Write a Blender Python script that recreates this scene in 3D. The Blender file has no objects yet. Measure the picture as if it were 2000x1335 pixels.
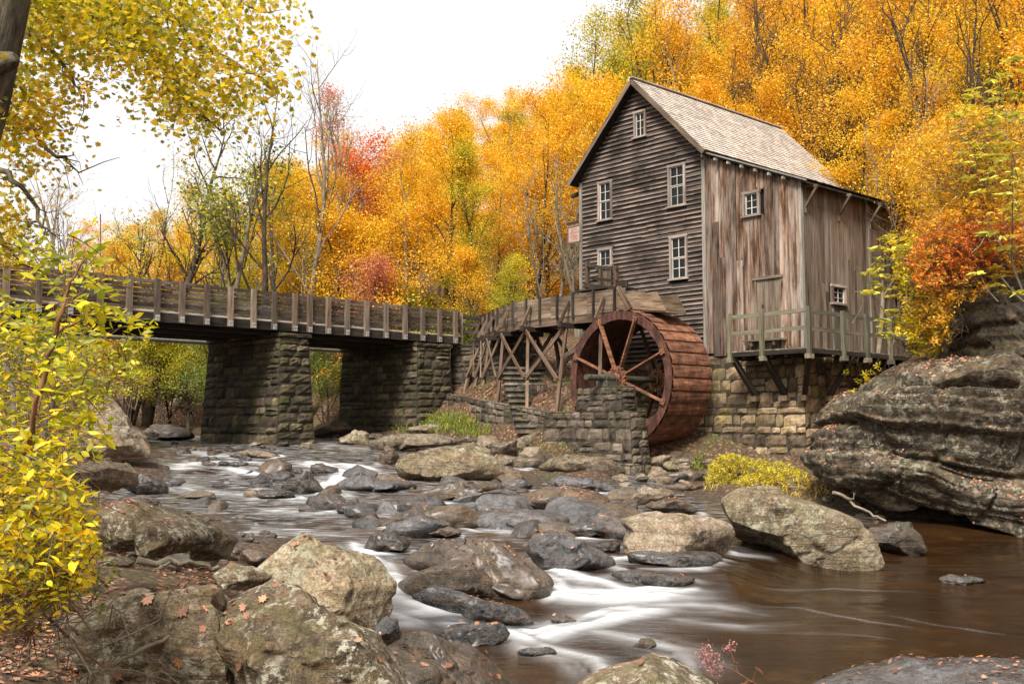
import bpy, bmesh, math, random
import numpy as np
from mathutils import Vector, Matrix
random.seed(7); RNG = np.random.default_rng(7)
R = math.radians
sc = bpy.context.scene
COL = sc.collection
# ------------------------------------------------------------------ camera, sky, sun, exposure
CZ = 2.4                      # camera height above the lower pool
F_PX = 2000.0                 # focal length in photograph pixels
PITCH = math.atan(157.5 / F_PX)
cam_d = bpy.data.cameras.new("camera"); cam = bpy.data.objects.new("camera", cam_d); COL.objects.link(cam)
cam_d.lens = 36.0; cam_d.sensor_width = 36.0; cam_d.clip_start = 0.05; cam_d.clip_end = 3000
cam.location = (0, 0, CZ); cam.rotation_euler = (math.pi / 2 + PITCH, 0, 0)
sc.camera = cam
SUN_EL, SUN_AZ = 48.0, -48.0       # azimuth from +Y towards +X
world = bpy.data.worlds.new("World"); sc.world = world; world.use_nodes = True
nt = world.node_tree; nt.nodes.clear()
sky = nt.nodes.new("ShaderNodeTexSky"); sky.sky_type = 'NISHITA'; sky.sun_disc = False
sky.sun_elevation = R(SUN_EL); sky.sun_rotation = R(SUN_AZ); sky.dust_density = 4.0; sky.air_density = 1.2
hs = nt.nodes.new("ShaderNodeHueSaturation"); hs.inputs['Saturation'].default_value = 0.22; hs.inputs['Value'].default_value = 1.0
mixo = nt.nodes.new("ShaderNodeMixRGB"); mixo.inputs[0].default_value = 0.6; mixo.inputs[2].default_value = (11.6, 11.5, 11.5, 1)
bg = nt.nodes.new("ShaderNodeBackground"); bg.inputs['Strength'].default_value = 0.064
wo = nt.nodes.new("ShaderNodeOutputWorld")
nt.links.new(sky.outputs[0], hs.inputs['Color']); nt.links.new(hs.outputs[0], mixo.inputs[1])
nt.links.new(mixo.outputs[0], bg.inputs[0]); nt.links.new(bg.outputs[0], wo.inputs[0])
sl = bpy.data.lights.new("sun", 'SUN'); sl.energy = 3.5; sl.angle = R(16); sl.color = (1.0, 0.95, 0.88)
so = bpy.data.objects.new("sun", sl); COL.objects.link(so)
sdir = Vector((math.sin(R(SUN_AZ)) * math.cos(R(SUN_EL)), math.cos(R(SUN_AZ)) * math.cos(R(SUN_EL)), math.sin(R(SUN_EL))))
sdir = Vector((-0.22, -0.62, 0.75)).normalized()
sky.sun_elevation = math.asin(sdir.z); sky.sun_rotation = math.atan2(sdir.x, sdir.y)
so.rotation_euler = sdir.to_track_quat('Z', 'Y').to_euler()
sc.view_settings.view_transform = 'Standard'; sc.view_settings.look = 'None'
sc.view_settings.exposure = 1.03; sc.view_settings.gamma = 1.0
sc.render.engine = 'CYCLES'
sc.cycles.max_bounces = 6; sc.cycles.transparent_max_bounces = 6; sc.cycles.use_denoising = True
sc.cycles.diffuse_bounces = 3; sc.cycles.glossy_bounces = 3; sc.cycles.transmission_bounces = 3

# ------------------------------------------------------------------ projection helpers
FW = np.array([0, math.cos(PITCH), math.sin(PITCH)]); UP = np.array([0, -math.sin(PITCH), math.cos(PITCH)])
def ray(px, py):
    return np.array([(px - 1000) / F_PX, 0, 0]) + UP * ((667.5 - py) / F_PX) + FW
def at(px, py, Y):
    d = ray(px, py); k = Y / d[1]
    return np.array([d[0] * k, Y, d[2] * k + CZ])
class Frame:
    def __init__(s, x, y, ang):
        s.o = np.array([x, y]); s.a = ang
        s.ex = np.array([math.cos(ang), math.sin(ang)]); s.ey = np.array([-math.sin(ang), math.cos(ang)])
    def w(s, u, v, z): p = s.o + s.ex * u + s.ey * v; return np.array([p[0], p[1], z])
    def onv(s, px, py, v):        # pixel ray meets plane v = const -> (u, z)
        d = ray(px, py); o = s.o + s.ey * v
        A = np.array([[s.ex[0], -d[0]], [s.ex[1], -d[1]]]); u, k = np.linalg.solve(A, -o)
        return u, k * d[2] + CZ
    def onu(s, px, py, u):
        d = ray(px, py); o = s.o + s.ex * u
        A = np.array([[s.ey[0], -d[0]], [s.ey[1], -d[1]]]); v, k = np.linalg.solve(A, -o)
        return v, k * d[2] + CZ
WORLD = Frame(0, 0, 0)
# ------------------------------------------------------------------ noise
def _h(ix, iy, iz, s):
    n = (ix.astype(np.int64) * 374761393 + iy.astype(np.int64) * 668265263 + iz.astype(np.int64) * 2147483647 + s * 974634777) & 0xffffffff
    n = ((n ^ (n >> 13)) * 1274126177) & 0xffffffff
    n = (n ^ (n >> 16)) & 0xffffffff
    return n / 4294967295.0 * 2 - 1
def noise3(p, s=0):
    p = np.asarray(p, float); i = np.floor(p); f = p - i; f = f * f * f * (f * (f * 6 - 15) + 10)
    ix, iy, iz = i[..., 0], i[..., 1], i[..., 2]; r = 0
    for dx in (0, 1):
        for dy in (0, 1):
            for dz in (0, 1):
                w = (f[..., 0] if dx else 1 - f[..., 0]) * (f[..., 1] if dy else 1 - f[..., 1]) * (f[..., 2] if dz else 1 - f[..., 2])
                r = r + w * _h(ix + dx, iy + dy, iz + dz, s)
    return r
def fbm(p, o=4, s=0):
    p = np.asarray(p, float); r = 0; a = 1; t = 0
    for k in range(o): r = r + a * noise3(p * 2 ** k + k * 17.3, s + k); t += a; a *= .5
    return r / t
def P3(x, y, z): return np.stack(np.broadcast_arrays(x, y, z), -1)
# ------------------------------------------------------------------ mesh building
class MB:
    def __init__(s): s.v = []; s.n = 0; s.f = []; s.g = []; s.r = []
    def add(s, verts, faces, g=None, rnd=None):
        verts = np.asarray(verts, float); b = s.n; s.v.append(verts); s.n += len(verts)
        faces = np.asarray(faces)
        if rnd is None: rnd = random.random()
        s.f.append(faces + b)
        s.r.append(np.broadcast_to(np.asarray(rnd, float), (len(faces),)))
        s.g.append((verts if g is None else np.asarray(g, float))[faces].reshape(-1, 3))
    def box(s, c, dims, fr=WORLD, rnd=None, jit=0, rot=None):
        """box centred at local c (u,v,z) with dims, in frame fr; rot = extra 3x3 local rotation"""
        d = np.array(dims, float) / 2
        L = np.array([[-1,-1,-1],[1,-1,-1],[1,1,-1],[-1,1,-1],[-1,-1,1],[1,-1,1],[1,1,1],[-1,1,1]], float) * d
        if rnd is None: rnd = random.random()
        o = np.argsort(-d); g = L[:, o] + np.array([rnd * 91, rnd * 37, rnd * 53])
        if jit: L = L + RNG.uniform(-jit, jit, L.shape)
        if rot is not None: L = L @ np.asarray(rot).T
        L = L + np.asarray(c, float)
        Wv = np.stack([fr.w(*q) for q in L])
        s.add(Wv, [[0,3,2,1],[4,5,6,7],[0,1,5,4],[1,2,6,5],[2,3,7,6],[3,0,4,7]], g, rnd)
    def beam(s, a, b, w, h, rnd=None, up=(0, 0, 1), ext=0.0):
        """square beam between world points; w horizontal, h along up"""
        a = np.asarray(a, float); b = np.asarray(b, float); d = b - a; L = np.linalg.norm(d); d = d / L
        a = a - d * ext; b = b + d * ext; L += 2 * ext
        up = np.asarray(up, float); x = np.cross(d, up)
        if np.linalg.norm(x) < 1e-3: x = np.cross(d, (1, 0, 0))
        x /= np.linalg.norm(x); y = np.cross(x, d)
        if rnd is None: rnd = random.random()
        vs = []; g = []
        for k, p in ((0, a), (L, b)):
            for sx, sy in ((-1,-1),(1,-1),(1,1),(-1,1)):
                vs.append(p + x * sx * w / 2 + y * sy * h / 2); g.append((k + rnd * 91, sx * w / 2 + rnd * 37, sy * h / 2 + rnd * 53))
        s.add(vs, [[0,3,2,1],[4,5,6,7],[0,1,5,4],[1,2,6,5],[2,3,7,6],[3,0,4,7]], g, rnd)
    def poly_prism(s, pts, off, rnd=None, g=None):
        """closed polygon pts (Nx3) extruded by vector off; side quads + n-gon caps as fans"""
        pts = np.asarray(pts, float); n = len(pts); off = np.asarray(off, float)
        vs = np.vstack([pts, pts + off]); q = [[i, (i + 1) % n, (i + 1) % n + n, i + n] for i in range(n)]
        if rnd is None: rnd = random.random()
        gg = vs + rnd * 50 if g is None else g
        s.add(vs, q, gg, rnd)
        if n == 4:
            s.add(vs, [[3,2,1,0],[4,5,6,7]], gg, rnd)
        else:
            s.add(vs, [[0, i + 1, i] for i in range(1, n - 1)], gg, rnd); s.add(vs, [[n, n + i, n + i + 1] for i in range(1, n - 1)], gg, rnd)
    def tube(s, pts, rad, n=6, rnd=None, cap=True):
        pts = np.asarray(pts, float); m = len(pts); rad = np.broadcast_to(np.asarray(rad, float), (m,))
        t = np.gradient(pts, axis=0); t /= np.linalg.norm(t, axis=1)[:, None] + 1e-9
        ref = np.array([0, 0, 1.]) if abs(t[0][2]) < .9 else np.array([1., 0, 0])
        x = np.cross(t, ref); x /= np.linalg.norm(x, axis=1)[:, None] + 1e-9; y = np.cross(t, x)
        a = np.arange(n) / n * 2 * math.pi
        V = pts[:, None] + rad[:, None, None] * (x[:, None] * np.cos(a)[None, :, None] + y[:, None] * np.sin(a)[None, :, None])
        if rnd is None: rnd = random.random()
        al = np.concatenate([[0], np.cumsum(np.linalg.norm(np.diff(pts, axis=0), axis=1))])
        G = np.stack([np.repeat(al, n) + rnd * 91, np.tile(np.cos(a), m) * np.repeat(rad, n) + rnd * 9, np.tile(np.sin(a), m) * np.repeat(rad, n)], 1)
        fs = [[i * n + j, i * n + (j + 1) % n, (i + 1) * n + (j + 1) % n, (i + 1) * n + j] for i in range(m - 1) for j in range(n)]
        s.add(V.reshape(-1, 3), np.array(fs)[:, ::-1], G, rnd)
        if cap and n > 3:
            vv = V.reshape(-1, 3)
            s.add(vv, [[0, i, i + 1] for i in range(1, n - 1)], G, rnd)
            k = (m - 1) * n; s.add(vv, [[k, k + i + 1, k + i] for i in range(1, n - 1)], G, rnd)
    def data(s, name, origin=(0, 0, 0), smooth=False):
        V = np.vstack(s.v) - np.asarray(origin, float)
        me = bpy.data.meshes.new(name); me.vertices.add(len(V)); me.vertices.foreach_set("co", V.ravel())
        loops = np.concatenate([f.ravel() for f in s.f]); sizes = np.concatenate([np.full(len(f), f.shape[1]) for f in s.f])
        starts = np.concatenate([[0], np.cumsum(sizes)[:-1]])
        me.loops.add(len(loops)); me.loops.foreach_set("vertex_index", loops.astype(np.int32))
        me.polygons.add(len(sizes)); me.polygons.foreach_set("loop_start", starts.astype(np.int32))
        me.polygons.foreach_set("loop_total", sizes.astype(np.int32))
        me.polygons.foreach_set("use_smooth", np.full(len(sizes), smooth))
        a = me.attributes.new("g", 'FLOAT_VECTOR', 'CORNER'); a.data.foreach_set("vector", np.vstack(s.g).ravel())
        a = me.attributes.new("rnd", 'FLOAT', 'FACE'); a.data.foreach_set("value", np.concatenate(s.r))
        me.update(calc_edges=True)
        return me
def props(o, label=None, cat=None, group=None, kind=None):
    if label: o['label'] = label
    if cat: o['category'] = cat
    if group: o['group'] = group
    if kind: o['kind'] = kind
    return o
def root(name, loc, label, cat, group=None, rz=0.0):
    o = bpy.data.objects.new(name, None); COL.objects.link(o); o.location = loc; o.rotation_euler.z = rz
    o.empty_display_size = .2
    return props(o, label, cat, group)
def part(name, mb, m, parent, smooth=False, label=None):
    """child mesh; mb verts are in world space, parent is unrotated at its own world location"""
    org = np.zeros(3); p = parent
    while p is not None: org += np.array(p.location); p = p.parent
    me = mb.data(name, org, smooth); me.materials.append(m)
    o = bpy.data.objects.new(name, me); COL.objects.link(o); o.parent = parent
    if label: o['label'] = label
    return o
def single(name, mb, m, label, cat, group=None, kind=None, smooth=False, loc=None):
    V = np.vstack(mb.v)
    if loc is None: loc = (V[:, 0].mean(), V[:, 1].mean(), V[:, 2].min())
    me = mb.data(name, loc, smooth); me.materials.append(m)
    o = bpy.data.objects.new(name, me); COL.objects.link(o); o.location = loc
    return props(o, label, cat, group, kind)
# ------------------------------------------------------------------ materials
class NT:
    def __init__(s, name):
        s.m = bpy.data.materials.new(name); s.m.use_nodes = True; s.t = s.m.node_tree; s.t.nodes.clear()
        s.out = s.n("ShaderNodeOutputMaterial"); s.b = s.n("ShaderNodeBsdfPrincipled"); s.l(s.b.outputs[0], s.out.inputs[0])
    def n(s, t, **k):
        x = s.t.nodes.new(t)
        for a, b in k.items(): setattr(x, a, b)
        return x
    def l(s, a, b): s.t.links.new(a, b)
    def put(s, sock, v):
        if isinstance(v, (int, float)): sock.default_value = v
        elif isinstance(v, tuple): sock.default_value = v if len(v) == len(sock.default_value) else v + (1,)
        else: s.l(v, sock)
    def attr(s, name, o='Fac'): return s.n("ShaderNodeAttribute", attribute_name=name).outputs[o]
    def pos(s): return s.n("ShaderNodeNewGeometry").outputs['Position']
    def obj(s): return s.n("ShaderNodeTexCoord").outputs['Object']
    def orand(s): return s.n("ShaderNodeObjectInfo").outputs['Random']
    def map(s, v, sc=(1, 1, 1)):
        m = s.n("ShaderNodeMapping"); s.l(v, m.inputs[0]); m.inputs['Scale'].default_value = sc; return m.outputs[0]
    def noise(s, v, scale, det=4, rough=.55, dist=0):
        x = s.n("ShaderNodeTexNoise"); s.l(v, x.inputs['Vector']); x.inputs['Scale'].default_value = scale
        x.inputs['Detail'].default_value = det; x.inputs['Roughness'].default_value = rough; x.inputs['Distortion'].default_value = dist
        return x.outputs[0]
    def vor(s, v, scale, feat='F1', o='Distance'):
        x = s.n("ShaderNodeTexVoronoi", feature=feat); s.l(v, x.inputs['Vector']); x.inputs['Scale'].default_value = scale; return x.outputs[o]
    def ramp(s, f, stops):
        x = s.n("ShaderNodeValToRGB"); s.l(f, x.inputs[0]); e = x.color_ramp.elements
        while len(e) < len(stops): e.new(.5)
        for el, (p, c) in zip(e, stops): el.position = p; el.color = (c, c, c, 1) if isinstance(c, (int, float)) else tuple(c) + (1,)
        return x.outputs[0]
    def mix(s, f, a, b, t='MIX'):
        x = s.n("ShaderNodeMixRGB", blend_type=t); s.put(x.inputs[0], f); s.put(x.inputs[1], a); s.put(x.inputs[2], b); return x.outputs[0]
    def math(s, op, a, b=0.0, clamp=False):
        x = s.n("ShaderNodeMath", operation=op, use_clamp=clamp); s.put(x.inputs[0], a); s.put(x.inputs[1], b); return x.outputs[0]
    def bump(s, h, st=.3, d=.02, prev=None):
        x = s.n("ShaderNodeBump"); x.inputs['Strength'].default_value = st; x.inputs['Distance'].default_value = d; s.l(h, x.inputs['Height'])
        if prev is not None: s.l(prev, x.inputs['Normal'])
        return x.outputs[0]
    def sepz(s, v, c='Z'): x = s.n("ShaderNodeSeparateXYZ"); s.l(v, x.inputs[0]); return x.outputs[c]
    def done(s, col, rough=.8, normal=None, metal=0.0, spec=.3):
        s.put(s.b.inputs['Base Color'], col); s.put(s.b.inputs['Roughness'], rough); s.b.inputs['Metallic'].default_value = metal
        s.b.inputs['Specular IOR Level'].default_value = spec
        if normal is not None: s.l(normal, s.b.inputs['Normal'])
        return s.m
def wood(name, cols, grain=22., patch=.9, pat_amt=.5, light=(.5, .43, .37), streak=.35, bump=.5, green=None, var=(.5, .9, 1.35), edge=None):
    k = NT(name); g = k.attr("g", "Vector"); r = k.attr("rnd")
    gr = k.noise(k.map(g, (1.2, grain, grain)), 1.0, 5, .65, .4)
    fine = k.noise(k.map(g, (5, grain * 5, grain * 5)), 1.0, 3)
    pt = k.noise(k.map(g, (patch, 3.5, 3.5)), 1.0, 4, .6)
    c = k.ramp(gr, [(.30, cols[0]), (.47, cols[1]), (.62, cols[2]), (.78, cols[3])])
    c = k.mix(k.math('MULTIPLY', k.ramp(pt, [(.45, 0.), (.68, 1.)]), pat_amt), c, light)
    c = k.mix(k.math('MULTIPLY', k.ramp(pt, [(.28, 1.), (.42, 0.)]), streak), c, cols[0])
    c = k.mix(1.0, c, k.ramp(r, [(0., var[0]), (.5, var[1]), (1., var[2])]), 'MULTIPLY')
    if edge:
        ez = k.math('ADD', k.sepz(g), k.math('MULTIPLY', k.math('SUBTRACT', pt, .5), .16))
        c = k.mix(k.math('MULTIPLY', k.ramp(ez, [(.02, edge[0]), (.06, 0.)]), k.ramp(k.noise(k.pos(), 1.1, 4), [(.38, .15), (.6, 1.3)])), c, k.mix(k.math('MULTIPLY', fine, .5), edge[1], (.16, .10, .07)))
    c = k.mix(.3, c, k.ramp(k.math('FRACT', k.math('MULTIPLY', r, 7.3)), [(0., (1., .78, .6)), (.5, (1., 1., 1.)), (1., (.85, .95, 1.))]), 'MULTIPLY')
    if green:
        gn = k.noise(k.pos(), 1.7, 4)
        c = k.mix(k.math('MULTIPLY', k.ramp(gn, [(.48, 0.), (.62, 1.)]), green), c, (.10, .13, .03))
    knots = k.ramp(k.vor(k.map(g, (1.3, 9, 9)), 1.0), [(.0, 0.), (.09, 1.)])
    c = k.mix(k.math('MULTIPLY', k.math('SUBTRACT', 1.0, knots), .7), c, cols[0])
    h = k.math('ADD', k.math('MULTIPLY', gr, .7), k.math('MULTIPLY', fine, .3))
    return k.done(c, .82, k.bump(h, bump, .02), spec=.2)
def stone_mat(name, cols, moss=.25, mossc=(.09, .10, .02), wet_z=None, dark=None):
    k = NT(name); p = k.pos(); r = k.attr("rnd")
    c = k.ramp(r, [(0., cols[0]), (.3, cols[1]), (.62, cols[2]), (.85, cols[3]), (1., cols[4])])
    n = k.noise(p, 5.5, 6, .65); n2 = k.noise(p, 34, 4, .6); n3 = k.noise(p, .9, 4, .6)
    c = k.mix(1., c, k.ramp(n, [(.28, .38), (.5, .95), (.72, 1.45)]), 'MULTIPLY')
    c = k.mix(.7, c, k.ramp(n2, [(.3, .5), (.7, 1.4)]), 'MULTIPLY')
    c = k.mix(.9, c, k.ramp(n3, [(.35, .45), (.62, 1.2)]), 'MULTIPLY')
    c = k.mix(k.math('MULTIPLY', k.ramp(k.noise(p, 1.3, 5, .7), [(.5, 0.), (.62, 1.)]), moss), c, mossc)
    streaks = k.noise(k.map(p, (6, 6, .45)), 1., 3)
    c = k.mix(k.math('MULTIPLY', k.ramp(streaks, [(.52, 0.), (.68, 1.)]), .55), c, (.02, .017, .013))
    nb = k.bump(k.math('ADD', n, k.math('MULTIPLY', n2, .4)), .8, .04)
    return k.done(c, .85, nb, spec=.25)
def rock_mat(name, base, dark, light, lichen=0., lich_c=(.55, .55, .45), moss=0., rough=(.75, .9), wet=0., sc_=1., iron=.3, dirt=.5):
    k = NT(name); p = k.pos()
    n0 = k.noise(p, 1.3 * sc_, 5, .6, .3); n1 = k.noise(p, 6 * sc_, 6, .68); n2 = k.noise(p, 40 * sc_, 5, .7)
    lay = k.noise(k.map(p, (1.1, 1.1, 9)), 1.2 * sc_, 5, .6, .6)
    c = k.mix(k.ramp(n0, [(.35, 0.), (.62, 1.)]), dark, base)
    c = k.mix(k.math('MULTIPLY', k.ramp(n1, [(.42, 0.), (.66, 1.)]), .65), c, light)
    c = k.mix(k.math('MULTIPLY', k.ramp(lay, [(.5, 0.), (.7, 1.)]), iron), c, (.30, .16, .07))
    c = k.mix(.9, c, k.ramp(n2, [(.3, .22), (.5, .95), (.7, 1.7)]), 'MULTIPLY')
    c = k.mix(k.math('MULTIPLY', k.ramp(k.noise(p, 14 * sc_, 6, .75, .4), [(.56, 0.), (.62, 1.)]), .5), c, tuple(min(1, x * 1.35) for x in light))
    if dirt: c = k.mix(k.math('MULTIPLY', k.ramp(k.noise(p, 2.6 * sc_, 6, .72), [(.53, 0.), (.64, 1.)]), dirt), c, tuple(x * .55 for x in dark))
    ob = k.ramp(k.orand(), [(0., .72), (1., 1.25)]); c = k.mix(1., c, ob, 'MULTIPLY')
    if lichen:
        a = k.ramp(k.noise(p, 7 * sc_, 6, .8, .3), [(.53, 0.), (.56, 1.)])
        b = k.ramp(k.noise(p, 1.9 * sc_, 3), [(.42, 0.), (.54, 1.)])
        c = k.mix(k.math('MULTIPLY', k.math('MULTIPLY', a, b), lichen), c, lich_c)
    if moss:
        nz = k.sepz(k.n("ShaderNodeNewGeometry").outputs['Normal'])
        a = k.ramp(k.noise(p, 3.1 * sc_, 5, .7), [(.48, 0.), (.58, 1.)])
        c = k.mix(k.math('MULTIPLY', k.math('MULTIPLY', a, moss), k.ramp(nz, [(.0, .4), (.6, 1.)])), c, (.10, .10, .018))
    h = k.math('ADD', k.math('MULTIPLY', n1, .6), k.math('ADD', k.math('MULTIPLY', n2, .22), k.math('MULTIPLY', lay, .5)))
    ro = k.ramp(n1, [(.3, rough[0]), (.7, rough[1])])
    if wet: k.b.inputs['Coat Weight'].default_value = .35; k.b.inputs['Coat Roughness'].default_value = .32
    return k.done(c, ro, k.bump(h, 1.0, .09 / sc_), spec=.5 if wet else .25)
def leaf_mat(name, stops, trans=.45, var=.25, rough=.55):
    k = NT(name); r = k.attr("rnd"); o = k.orand(); k.t.nodes.remove(k.b)
    cl = k.noise(k.pos(), .55, 2)
    f = k.math('ADD', k.math('MULTIPLY', r, .55), k.math('ADD', k.math('MULTIPLY', o, var), k.math('MULTIPLY', k.math('SUBTRACT', cl, .5), .8)), True)
    c = k.ramp(f, stops)
    br = k.math('FRACT', k.math('MULTIPLY', r, 13.7))
    c = k.mix(1., c, k.ramp(br, [(0., .6), (.6, 1.), (1., 1.25)]), 'MULTIPLY')
    d = k.n("ShaderNodeBsdfDiffuse"); t = k.n("ShaderNodeBsdfTranslucent"); k.l(c, d.inputs[0]); k.l(c, t.inputs[0])
    m = k.n("ShaderNodeMixShader"); m.inputs[0].default_value = trans; k.l(d.outputs[0], m.inputs[1]); k.l(t.outputs[0], m.inputs[2])
    gl = k.n("ShaderNodeBsdfGlossy"); gl.inputs['Roughness'].default_value = rough; gl.inputs[0].default_value = (.9, .9, .8, 1)
    m2 = k.n("ShaderNodeMixShader"); m2.inputs[0].default_value = .035; k.l(m.outputs[0], m2.inputs[1]); k.l(gl.outputs[0], m2.inputs[2])
    k.l(m2.outputs[0], k.out.inputs[0]); return k.m
M = {}
M['siding'] = wood('siding_wood', [(.008, .006, .005), (.022, .015, .011), (.060, .043, .032), (.20, .165, .14)], 18, .6, .20, (.30, .25, .22), .75, edge=(.50, (.40, .32, .27)))
M['boards'] = wood('barn_board_wood', [(.016, .010, .007), (.10, .056, .033), (.235, .145, .095), (.38, .285, .21)], 14, .55, .5, (.46, .41, .36), .85, var=(.40, .95, 1.35))
M['boards_grey'] = wood('grey_board_wood', [(.04, .027, .019), (.115, .083, .058), (.18, .133, .095), (.25, .195, .148)], 18, .5, .4, (.29, .245, .20), .5, var=(.62, 1., 1.22))
M['trim'] = wood('grey_trim_wood', [(.09, .08, .06), (.20, .18, .15), (.31, .28, .24), (.42, .39, .34)], 20, .7, .3, (.45, .43, .38), .3)
M['rail'] = wood('deck_rail_wood', [(.05, .045, .028), (.13, .115, .078), (.20, .18, .13), (.28, .26, .20)], 20, .7, .3, (.30, .28, .23), .4, green=.18)
M['frame_w'] = wood('window_frame_wood', [(.09, .06, .045), (.20, .15, .12), (.30, .25, .21), (.40, .35, .30)], 20, .8, .4, (.55, .52, .47), .2)
M['shingle'] = wood('shingle_wood', [(.34, .28, .235), (.50, .435, .375), (.60, .54, .475), (.70, .65, .59)], 9, 1.2, .4, (.68, .645, .59), .2, var=(.72, 1., 1.12))
M['bridge'] = wood('bridge_timber', [(.02, .014, .010), (.062, .045, .032), (.115, .086, .062), (.18, .145, .11)], 14, .7, .35, (.24, .21, .18), .4)
M['bpost'] = wood('bridge_post_timber', [(.045, .03, .02), (.12, .085, .058), (.19, .14, .10), (.27, .21, .16)], 16, .7, .3, (.27, .22, .18), .3)
M['trestle'] = wood('trestle_timber', [(.03, .018, .011), (.085, .055, .034), (.15, .10, .066), (.23, .165, .115)], 16, .7, .3, (.26, .20, .15), .3)
M['flume'] = wood('flume_plank', [(.045, .028, .017), (.13, .09, .058), (.22, .16, .108), (.31, .24, .17)], 12, .8, .3, (.32, .26, .19), .35)
M['darkwood'] = wood('dark_timber', [(.010, .008, .006), (.03, .022, .016), (.055, .042, .03), (.09, .07, .055)], 14, .7, .2, (.1, .085, .07), .3)
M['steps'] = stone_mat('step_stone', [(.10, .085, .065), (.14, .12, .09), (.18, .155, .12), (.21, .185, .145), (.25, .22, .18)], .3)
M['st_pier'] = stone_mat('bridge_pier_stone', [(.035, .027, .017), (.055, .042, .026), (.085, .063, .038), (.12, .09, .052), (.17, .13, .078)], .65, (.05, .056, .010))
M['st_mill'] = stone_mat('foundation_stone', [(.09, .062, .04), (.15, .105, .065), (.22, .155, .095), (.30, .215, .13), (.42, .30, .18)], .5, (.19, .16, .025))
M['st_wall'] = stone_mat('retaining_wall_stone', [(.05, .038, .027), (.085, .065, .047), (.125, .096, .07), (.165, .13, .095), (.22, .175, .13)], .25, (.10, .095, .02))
k = NT('mortar'); M['mortar'] = k.done(k.ramp(k.noise(k.pos(), 8, 4), [(.3, (.022, .018, .013)), (.7, (.06, .05, .038))]), .95)
# rust: bands of orange and dark brown
def rust(name, a, b, c_, metal=.0):
    k = NT(name); g = k.attr("g", "Vector"); p = k.pos()
    n = k.noise(k.map(g, (2, 2, 2)), 1.6, 6, .7); st = k.noise(k.map(g, (9, 1.2, 1.2)), 1.3, 4, .6)
    c = k.ramp(n, [(.3, a), (.5, b), (.7, c_)])
    c = k.mix(.75, c, k.ramp(st, [(.32, .30), (.52, 1.), (.7, 1.35)]), 'MULTIPLY')
    c = k.mix(1., c, k.ramp(k.attr("rnd"), [(0., .78), (1., 1.2)]), 'MULTIPLY')
    return k.done(c, .72, k.bump(k.noise(p, 45, 4), .3, .01), metal, spec=.3)
M['rust'] = rust('rusted_steel', (.04, .020, .014), (.16, .066, .035), (.30, .145, .08))
M['rustd'] = rust('dark_rusted_steel', (.035, .015, .010), (.075, .03, .02), (.14, .06, .038))
M['rusta'] = rust('orange_rusted_arm', (.09, .04, .022), (.19, .08, .041), (.28, .13, .07))
k = NT('dark_void'); M['void'] = k.done((.006, .005, .004), 1.)
k = NT('window_glass'); gw = k.noise(k.pos(), 3, 2); M['glass'] = k.done((.010, .011, .011), .12, k.bump(gw, .3, .03), spec=.22)
k = NT('galvanised_metal'); M['metal'] = k.done(k.ramp(k.noise(k.pos(), 12, 3), [(.3, (.28, .28, .27)), (.7, (.55, .55, .53))]), .4, metal=.5, spec=.5)
k = NT('old_iron_shaft'); M['iron'] = k.done(k.ramp(k.noise(k.pos(), 9, 5), [(.3, (.025, .024, .018)), (.7, (.10, .09, .06))]), .6, spec=.4)
k = NT('weathered_sign_face'); sp = k.noise(k.pos(), 2.2, 4); M['sign'] = k.done(k.ramp(sp, [(.3, (.25, .17, .13)), (.6, (.42, .31, .26)), (.75, (.40, .34, .27))]), .8)
k = NT('faded_red_lettering'); M['signred'] = k.done((.36, .12, .11), .9)
def bark(name, a, b, moss=0.):
    k = NT(name); g = k.attr("g", "Vector"); n = k.noise(k.map(g, (5, 30, 30)), 1., 5, .7, .5)
    c = k.ramp(n, [(.32, a), (.68, b)])
    c = k.mix(.8, c, k.ramp(k.noise(k.pos(), 2.4, 4), [(.3, .5), (.7, 1.4)]), 'MULTIPLY')
    if moss: c = k.mix(k.math('MULTIPLY', k.ramp(k.noise(k.pos(), 3, 4), [(.5, 0.), (.6, 1.)]), moss), c, (.09, .10, .03))
    return k.done(c, .9, k.bump(n, .8, .03), spec=.15)
M['bark'] = bark('brown_bark', (.022, .016, .011), (.10, .075, .052))
M['barkp'] = bark('pale_bark', (.10, .08, .05), (.30, .26, .19))
M['barkn'] = bark('mossy_near_bark', (.035, .028, .02), (.20, .165, .12), .35)
M['twig'] = bark('reddish_twig', (.09, .035, .02), (.26, .13, .07))
M['twigg'] = bark('grey_twig', (.12, .095, .065), (.28, .23, .17))
G1, G2 = (.74, .30, .012), (.84, .44, .02)
M['gold'] = leaf_mat('golden_leaves', [(.1, (.78, .36, .012)), (.36, (.87, .49, .014)), (.66, (.90, .60, .020)), (.92, (.72, .66, .04))])
M['amber'] = leaf_mat('amber_leaves', [(.1, (.68, .26, .012)), (.4, (.82, .40, .014)), (.7, (.88, .52, .022)), (.95, (.84, .60, .06))])
M['yelgreen'] = leaf_mat('yellow_green_leaves', [(.1, (.26, .27, .014)), (.4, (.50, .44, .016)), (.7, (.76, .58, .02)), (.95, (.82, .46, .016))])
M['green'] = leaf_mat('green_leaves', [(.1, (.07, .11, .014)), (.45, (.18, .24, .025)), (.75, (.36, .37, .04)), (.95, (.52, .46, .05))])
M['red'] = leaf_mat('red_leaves', [(.1, (.50, .17, .09)), (.5, (.66, .24, .14)), (.9, (.80, .42, .16))])
M['redo'] = leaf_mat('red_orange_leaves', [(.1, (.60, .11, .02)), (.5, (.82, .22, .03)), (.9, (.88, .40, .05))])
M['near'] = leaf_mat('near_yellow_green_leaves', [(.05, (.20, .25, .012)), (.3, (.50, .50, .014)), (.55, (.84, .68, .015)), (.78, (.90, .56, .012)), (.95, (.80, .28, .012))], .5, .2)
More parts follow.
